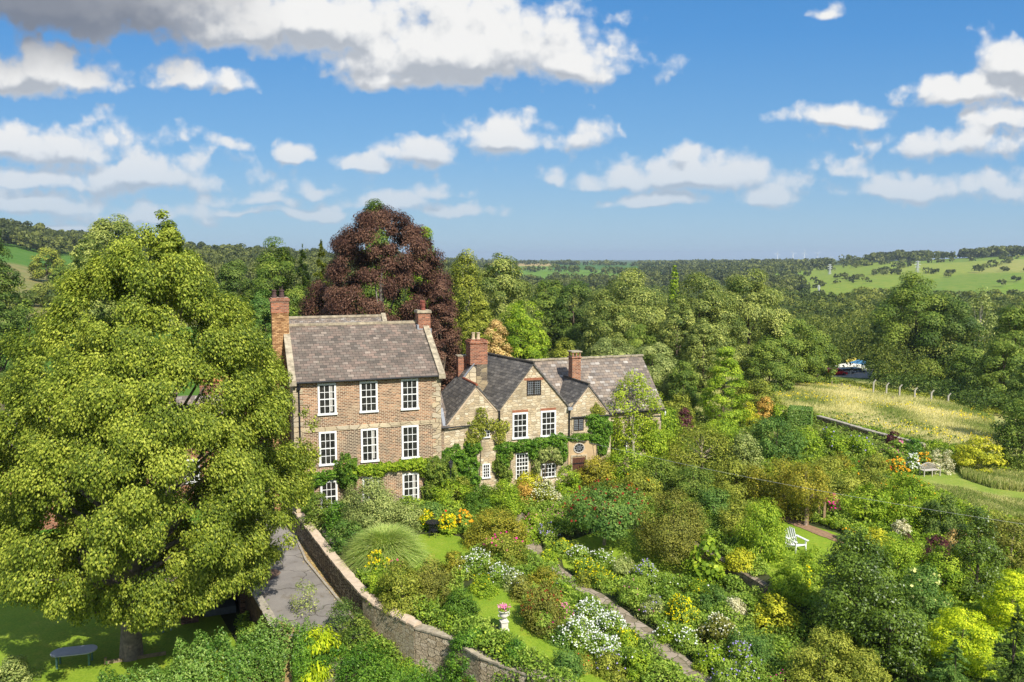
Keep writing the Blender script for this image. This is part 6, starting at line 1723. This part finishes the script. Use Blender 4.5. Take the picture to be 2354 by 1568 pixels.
# ---------------------------------------------------------------- climbers on the house fronts
def climber(label, blobs, s, pal, leaf=.06, depth=.35, dens=1.0, name='wall_climber', hang=0.0, stems=True):
    """leafy mat on a wall; blobs = (t, z, rt, rz) ellipses in the plane of the front"""
    rg = np.random.default_rng(int(abs(blobs[0][0]) * 100) + len(label))
    out = []; tt = []
    for (t, z, rt, rz) in blobs:
        n = int(dens * 3.14 * rt * rz / (leaf * leaf) * 2.6)
        a = rg.uniform(0, 6.283, n); r = np.sqrt(rg.uniform(0, 1, n)); r *= 1 + .12 * np.sin(a * 5 + t) + .1 * np.sin(a * 9 + z)
        dd = depth * (1 - r ** 2 * .8) * (1 + .4 * np.sin(a * 3 + r * 9)) * rg.uniform(.35, 1, n) + .03
        loc = np.stack([t + rt * r * np.cos(a), s - dd, np.maximum(z + rz * r * np.sin(a), .03)], 1)
        out.append(loc); tt.append(np.clip(.5 + .15 * np.sin(r * 8 + a * 2) + rg.normal(0, .2, n), 0, 1))
    pos = np.concatenate(out); tt = np.concatenate(tt)
    o = pos.mean(0); o[2] = 0; pos = pos - o
    nr = np.array([0, -.75, .35]) + unit(rg, len(pos)) * .75
    V = leaf_quads(rg, pos, nr, leaf, .6, np.tile(np.array([0, -.1, -1.0]), (len(pos), 1)) if hang else None)
    wl_ = LW(o[0], o[1], 0)
    R = empty(name, wl_, HROT, label, 'climber')
    link_mesh('foliage', quads_mesh('foliage', V, tt), PAL[pal](), R)
    if stems:
        m = MB(); t, z, rt, rz = blobs[0]
        for k_ in range(3):
            x = t - o[0] + (k_ - 1) * .2; m.tube([(x, s - .08 - o[1], -.1), (x + .1, s - .1 - o[1], z * .4), (x - .05 + (k_ - 1) * .3, s - .12 - o[1], z)], [.04, .03, .015], 5)
        m.build('stem', M_bark((.24, .19, .13)), R)
climber('wisteria garland running under the middle windows of the brick house', [(-6.3, 2.9, .8, .5), (-5.2, 2.85, .9, .42), (-4.4, 2.75, .55, .55), (-4.0, 2.95, .8, .34), (-3.3, 2.92, .7, .34), (-2.5, 2.98, .8, .40), (-1.7, 2.95, .8, .5), (-1.2, 2.6, .5, .6)], 0, 'fresh', leaf=.07, depth=.45, dens=1.2)
climber('thick rounded evergreen climber left of the middle window', [(-6.6, 3.15, .78, .95), (-6.5, 2.4, .7, .7)], 0, 'yew', leaf=.055, depth=.8)
climber('creeper around the lower left window of the brick house', [(-8.7, 2.5, .9, .55), (-7.6, 2.75, 1.0, .35), (-9.2, 1.4, .6, 1.1)], 0, 'ivy', leaf=.07)
climber('dense green climber covering the right corner of the brick house', [(-.55, 2.4, .95, 1.0), (.2, 2.0, .9, 1.3), (-.9, 1.0, .55, .9), (0, .8, 1.0, .9)], -.1, 'mid', leaf=.065, depth=.75, dens=1.2)
climber('ivy covering the lower left front of the stone house', [(1.2, 2.7, 1.2, 1.0), (2.2, 2.2, 1.0, 1.1), (1.0, 1.2, 1.1, 1.1), (2.7, 3.4, .7, .6), (2.6, 1.1, .7, .9)], 1.5, 'ivy', leaf=.065, depth=.6, dens=1.2)
climber('loose twiggy climber rising to the left gable of the stone house', [(3.0, 4.6, .7, .9), (3.4, 5.6, .5, .8), (4.3, 5.0, .7, .45), (5.0, 4.8, .6, .5), (2.6, 3.9, .5, .5), (4.8, 4.1, .5, .6)], 1.5, 'olive', leaf=.065, depth=.5, dens=.5)
climber('broad band of ivy below the two white upper windows', [(5.3, 3.25, .9, .45), (6.6, 3.25, 1.0, .5), (8.0, 3.35, 1.1, .5), (9.3, 3.45, .9, .55), (5.1, 2.4, .55, .8), (9.8, 2.5, .45, .9), (7.5, 2.7, .5, .6)], 1.5, 'ivy', leaf=.065, depth=.5, dens=1.2)
climber('green creeper between the small and the tall lower window', [(4.9, 1.9, .65, .9), (5.3, 1.1, .5, .6), (5.5, 2.6, .35, .4)], 1.5, 'mid', leaf=.065, depth=.6)
climber('grey green drooping climber over the low casement', [(8.1, 2.5, .6, .7), (8.9, 2.55, .6, .6), (7.6, 1.6, .3, .8), (9.4, 2.1, .3, .5)], 1.5, 'grey', leaf=.06, depth=.85, hang=1)
climber('ivy on the right end of the stone front and round the leaded window', [(12.6, 4.5, .75, .75), (13.3, 4.0, .7, 1.1), (12.2, 5.1, .7, .16), (12.7, 3.4, .9, .45), (11.3, 3.55, 1.3, .30), (13.2, 2.8, .5, .8)], 1.5, 'ivy', leaf=.06, depth=.4, dens=1.1)
climber('thin creeper climbing the right hand gable of the stone house', [(12.6, 5.55, .45, .5), (13.1, 5.35, .35, .35)], 1.5, 'olive', leaf=.05, depth=.15, dens=.6, stems=False)
climber('creeper on the long range wall behind the magnolia', [(15.0, 2.8, .9, 1.6), (17.5, 3.0, 1.4, 1.4), (18.8, 2.2, 1.0, 1.6)], 3.3, 'fresh', leaf=.08, depth=.6, dens=.5)

# ---------------------------------------------------------------- uncountable cover: undergrowth, meadow grass, woods
def inpoly(X, Y, poly):
    c = np.zeros(X.shape, bool); n = len(poly)
    for i in range(n):
        a, b = poly[i], poly[(i + 1) % n]
        c ^= ((a[1] > Y) != (b[1] > Y)) & (X < (b[0] - a[0]) * (Y - a[1]) / (b[1] - a[1] + 1e-12) + a[0])
    return c
def clear_of(X, Y):
    """True where nothing paved, mown or built is"""
    bad = np.zeros(X.shape, bool)
    for o in list(bpy.data.objects):
        if o.name.split('.')[0] in ('lawn', 'drive', 'gravel', 'bare_earth') and o.type == 'MESH':
            me = o.data; co = np.array([v.co[:2] for v in me.vertices])
            used = np.zeros(len(co), bool); idx = np.array([i for p in me.polygons for i in p.vertices]); used[idx] = True; co = co[used]
            x0, y0 = co.min(0); cell = .5
            gx, gy = ((co - (x0, y0)) / cell).astype(int).T; grid = np.zeros((gx.max() + 2, gy.max() + 2), bool); grid[gx, gy] = True
            ix, iy = ((X - x0) / cell).astype(int), ((Y - y0) / cell).astype(int)
            ok = (ix >= 0) & (iy >= 0) & (ix < grid.shape[0]) & (iy < grid.shape[1]) & (X >= x0) & (Y >= y0)
            bad[ok] |= grid[ix[ok], iy[ok]]
    for o in list(bpy.data.objects):
        if o.name.split('.')[0] == 'path':
            co = np.array([v.co[:2] for v in o.data.vertices])[1::3]
            for c in co: bad |= (X - c[0]) ** 2 + (Y - c[1]) ** 2 < .62 ** 2
    lt = (X - OX) * ET.x + (Y - OY) * ET.y; ls = (X - OX) * ES.x + (Y - OY) * ES.y
    bad |= (lt > -11) & (lt < 20) & (ls > -.1 + 1.4 * (lt > 0)) & (ls < 12)
    return ~bad
def ground_cover(label, n, region, hmin, hmax, leaf, pal, seed, name='undergrowth', freq=.5, patch=(-1, 1)):
    rg = np.random.default_rng(seed); x0, x1, y0, y1 = region
    X = rg.uniform(x0, x1, n); Y = rg.uniform(y0, y1, n)
    ph = rg.uniform(0, 6, 6)
    f = np.sin(X * freq * 1.3 + ph[0]) * np.sin(Y * freq + ph[1]) + .7 * np.sin(X * freq * 2.9 + ph[2] + Y) + .5 * np.sin(Y * freq * 3.7 + ph[3] - X * .7)
    ok = clear_of(X, Y) & (f > patch[0] * 1.3) & (f < patch[1] * 1.3)
    X, Y, f = X[ok], Y[ok], f[ok]
    hh = hmin + (hmax - hmin) * (.5 + .5 * np.sin(X * 2.3 + ph[4]) * np.sin(Y * 2.7 + ph[5]))
    Z = hgt(X, Y) + hh * rg.uniform(.1, 1, len(X)) ** .5
    pos = np.stack([X, Y, Z], 1); nr = np.array([0, -.1, .8]) + unit(rg, len(X)) * .8
    V = leaf_quads(rg, pos, nr, leaf)
    t = np.clip(.5 + .12 * f + rg.normal(0, .2, len(X)), 0, 1)
    o = link_mesh(name, quads_mesh(name, V, t), PAL[pal]()); tag(o, label, kind='stuff')
ground_cover('low green ground cover between the shrubs', 400000, (-15, 24, 29.5, 56), .15, .95, .07, 'misc', 1)
ground_cover('low darker ground cover', 110000, (-15, 36, 29.5, 62), .05, .5, .075, 'mid', 2, freq=.35, patch=(-1, .1))
ground_cover('bright patches of ground cover', 130000, (-12, 34, 29.5, 62), .15, .85, .07, 'fresh', 3, freq=.45, patch=(.3, 3))
ground_cover('weeds below the garden wall', 120000, (-22, 6, 24, 38), .05, .35, .055, 'mid', 4)
ground_cover('olive ground cover on the right side', 190000, (20, 48, 32, 66), .15, .95, .085, 'fresh', 5)
ground_cover('rough cover behind the house', 130000, (-40, 45, 60, 92), .1, .9, .13, 'mid', 6)

def litter():
    rg = np.random.default_rng(77); n = 5200; i = rg.integers(0, 5, n); t = rg.uniform(0, 1, n)
    K = np.array(kp); A, B = K[i], K[i + 1]; c = A + (B - A) * t[:, None] + rg.normal(0, .16, (n, 2)) + np.array([.22, .1])
    pos = np.concatenate([c, np.full((n, 1), -1.10)], 1); V = leaf_quads(rg, pos, unit(rg, n) * .3 + np.array([0, 0, 1]), .035)
    o = link_mesh('leaf_litter', quads_mesh('leaf_litter', V, rg.uniform(0, 1, n)), PAL['tan']()); tag(o, 'dry leaves and grit along the drive kerb', kind='stuff')
litter()
def meadow_grass():
    rg = np.random.default_rng(9); n = 300000
    t = rg.uniform(.20, .72, n); r = rg.uniform(72, 135, n); Y = r / np.sqrt(1 + t * t); X = Y * t
    k = inpoly(X, Y, [tuple(G(u, v)[:2]) for u, v in ((1750, 888), (1900, 880), (2010, 908), (2100, 920), (2180, 933), (2280, 966), (2300, 1035), (2150, 1032), (2040, 1003), (1870, 960), (1800, 940))])
    X, Y = X[k], Y[k]; n = len(X); Z = hgt(X, Y); h = rg.uniform(.35, .75, n); w = .026 * (Y / 90)
    a = rg.uniform(0, math.pi, n); dx, dy = np.cos(a) * w, np.sin(a) * w; lx, ly = rg.normal(.12, .12, n), rg.normal(0, .1, n)
    V = np.stack([np.stack([X - dx, Y - dy, Z], 1), np.stack([X + dx, Y + dy, Z], 1), np.stack([X + lx + dx * .5, Y + ly + dy * .5, Z + h], 1), np.stack([X + lx - dx * .5, Y + ly - dy * .5, Z + h], 1)], 1)
    f = 0
    for q_ in range(14):
        a_ = rg.uniform(0, 6.283); w_ = rg.uniform(.08, 1.1); f = f + np.sin((X * math.cos(a_) + Y * math.sin(a_) * .6) * w_ + rg.uniform(0, 6)) / (1 + w_)
    tt = np.clip(.50 + .11 * f + rg.normal(0, .17, n), 0, 1)
    m = leafmat('meadow_blade', (.17, .23, .045), (.43, .41, .15), (.66, .59, .31), trans=.3, rough=.8, spec=.1)
    o = link_mesh('meadow_grass', quads_mesh('meadow_grass', V, tt), m); tag(o, 'tall straw coloured meadow grass', kind='stuff')
    pick = rg.choice(n, 900, replace=False); s_ = np.sin(X * .2 + Y * .3) + rg.normal(0, .5, n); pick = pick[s_[pick] > .6]
    pos = np.stack([X[pick], Y[pick], Z[pick] + .7], 1); pos = np.repeat(pos, 5, 0) + rg.normal(0, .16, (len(pick) * 5, 3))
    o = link_mesh('ragwort', quads_mesh('ragwort', leaf_quads(rg, pos, unit(rg, len(pos)) + np.array([0, -.3, 1]), .08, .8), rg.uniform(0, 1, len(pos))), bloom('gold')); tag(o, 'yellow ragwort scattered over the meadow', kind='stuff')
meadow_grass()
def blade_patch(name, label, pts, n, h, seed):
    rg = np.random.default_rng(seed); pg = np.array([GZ(u, v, -.6)[:2] for u, v in pts]); x0, y0 = pg.min(0); x1, y1 = pg.max(0)
    X, Y = rg.uniform(x0, x1, n), rg.uniform(y0, y1, n); f = np.sin(X * 1.1) * np.sin(Y * .9 + 1) + .5 * np.sin(X * 2.7 + Y)
    k = inpoly(X, Y, [tuple(q) for q in pg]) & (f + rg.normal(0, .6, n) > -.5); X, Y, f = X[k], Y[k], f[k]; n = len(X); Z = hgt(X, Y); hh = h * rg.uniform(.4, 1, n)
    a = rg.uniform(0, math.pi, n); dx, dy = np.cos(a) * .022, np.sin(a) * .022; lx, ly = rg.normal(.08, .1, n), rg.normal(0, .1, n)
    V = np.stack([np.stack([X - dx, Y - dy, Z], 1), np.stack([X + dx, Y + dy, Z], 1), np.stack([X + lx + dx * .4, Y + ly + dy * .4, Z + hh], 1), np.stack([X + lx - dx * .4, Y + ly - dy * .4, Z + hh], 1)], 1)
    o = link_mesh(name, quads_mesh(name, V, np.clip(.25 + .16 * f + rg.normal(0, .2, n), 0, 1)), MATS['meadow_blade']); tag(o, label, kind='stuff')
blade_patch('rough_grass', 'tall rough grass above the mown strip', [(2200, 1078), (2260, 1070), (2400, 1075), (2400, 1135), (2280, 1122), (2215, 1100)], 60000, .7, 41)
blade_patch('rough_grass', 'pale seeding grass below the mown strip', [(2120, 1120), (2200, 1128), (2300, 1150), (2400, 1160), (2400, 1225), (2300, 1200), (2200, 1175), (2130, 1150)], 90000, .35, 42)

def woodland(name, label, seed, n, cond, r0, r1, t0, t1, pal, px=1.7, R=(3.5, 6.5), Hh=(7, 14)):
    rg = np.random.default_rng(seed); out = []; ti = []; cnt = 0; tries = 0
    while cnt < n and tries < n * 30:
        tries += 1
        t = rg.uniform(t0, t1); r = math.sqrt(rg.uniform(r0 * r0, r1 * r1)); Y = r / math.sqrt(1 + t * t); X = Y * t
        if not cond(t, r, rg): continue
        cnt += 1
        k = rg.uniform(R[0], R[1]); h = rg.uniform(*Hh) * (k / (sum(R) / 2)) ** .5; lf = px * r / 796 * .62
        m = int(min(700, max(26, (2.2 * k * k + 2.0 * k * h) / (lf * lf * 1.1) * 1.25)))
        nc = 14; ca = rg.uniform(0, 6.283, nc); ch = rg.uniform(.15, .9, nc); cr_ = np.sqrt(1 - (1.7 * ch - .85) ** 2 * .95) * k * .72
        ci = rg.integers(0, nc, m); d = unit(rg, m); d[:, 2] = np.abs(d[:, 2]) * .9 - .1
        pos = np.stack([cr_[ci] * np.cos(ca[ci]), cr_[ci] * np.sin(ca[ci]), h * ch[ci]], 1) + d * (k * .38)
        pos += np.array([X, Y, hz(X, Y)])
        out.append(leaf_quads(rg, pos, d * .9 + unit(rg, m) * .5, lf, .7)); tc = rg.normal(0, .22)
        ti.append(np.clip(.45 + tc + rg.normal(0, .14, m) + .12 * rg.normal(0, 1, nc)[ci], 0, 1))
    V = np.concatenate(out); o = link_mesh(name, quads_mesh(name, V, np.concatenate(ti)), PAL[pal]()); tag(o, label, kind='stuff')
U = lambda t: CX + F * t
woodland('woodland', 'wooded valley floor behind the oaks', 21, 950, lambda t, r, g: not (U(t) > 1815 and r > 540), 150, 620, .0, .72, 'wood', px=1.5, R=(4, 7.5), Hh=(7, 12))
woodland('woodland', 'trees at the foot of the green hillside', 22, 120, lambda t, r, g: r < 560 + 30 * math.sin(t * 30), 430, 600, .30, .75, 'wood', Hh=(5, 9))
woodland('woodland', 'distant woods in the middle of the valley', 23, 900, lambda t, r, g: not (-.05 < t < .16 and r > 980 and abs(math.sin(r * .0045 + t * 5)) > .22) and not (.16 <= t < .2 and r > 1500 and g.uniform() < .6), 600, 2400, -.08, .36, 'farwood', R=(6, 11), Hh=(7, 12))
woodland('woodland', 'dark tree line on the far right ridge', 24, 300, lambda t, r, g: g.uniform() < (.15 + .75 * (math.sin(t * 55) > -.3)), 1330, 1480, .35, .78, 'farwood', R=(6, 11), Hh=(8, 14))
woodland('woodland', 'hedges and scattered trees on the green hillside', 25, 170, lambda t, r, g: abs((r / 310) % 1 - .02) < .035 or abs(((t + .12 * math.sin(r * .004)) * 8) % 1) < .05 or g.uniform() < .02, 620, 1300, .36, .76, 'farwood', R=(2.5, 5), Hh=(3, 7))
woodland('woodland', 'hanging wood on the left hill', 26, 700, lambda t, r, g: r > (640 if t < -.5 else 480), 470, 1010, -.80, -.40, 'farwood', R=(5, 9), Hh=(10, 17))
woodland('woodland', 'wooded ridge between the lime and the copper beech', 27, 800, lambda t, r, g: True, 300, 760, -.50, -.05, 'farwood', R=(5, 9), Hh=(9, 14))
woodland('woodland', 'thicket strip along the left fields', 28, 45, lambda t, r, g: abs(r - 235 - 40 * math.sin(t * 9)) < 14, 190, 290, -.8, -.3, 'wood', R=(3, 5), Hh=(4, 8))
woodland('woodland', 'near bushes behind the houses', 29, 150, lambda t, r, g: True, 118, 200, -.32, .02, 'wood', R=(3.5, 6), Hh=(7, 12), px=1.4)
woodland('woodland', 'bushes between the oaks and the right hand trees', 30, 150, lambda t, r, g: not (.36 < t < .47 and r < 190), 135, 240, .20, .72, 'wood', R=(3.5, 6), Hh=(6, 11), px=1.4)

# ---------------------------------------------------------------- air between the camera and the far hills
def haze():
    m = bpy.data.materials.new('haze'); m.use_nodes = True; m.node_tree.nodes.clear(); T = NT(m.node_tree)
    o = T.n('ShaderNodeOutputMaterial'); v = T.n('ShaderNodeVolumePrincipled')
    v.inputs['Color'].default_value = (.72, .84, 1.0, 1); v.inputs['Density'].default_value = HAZE; v.inputs['Anisotropy'].default_value = .2
    T.l(v.outputs[0], o.inputs['Volume'])
    m.cycles.homogeneous_volume = True if hasattr(m.cycles, 'homogeneous_volume') else False
    b = MB().box(-13000, 13000, -13000, 13000, -40, 125).build('haze', m); tag(b, 'pale summer haze', kind='stuff')
HAZE = .00011
haze()
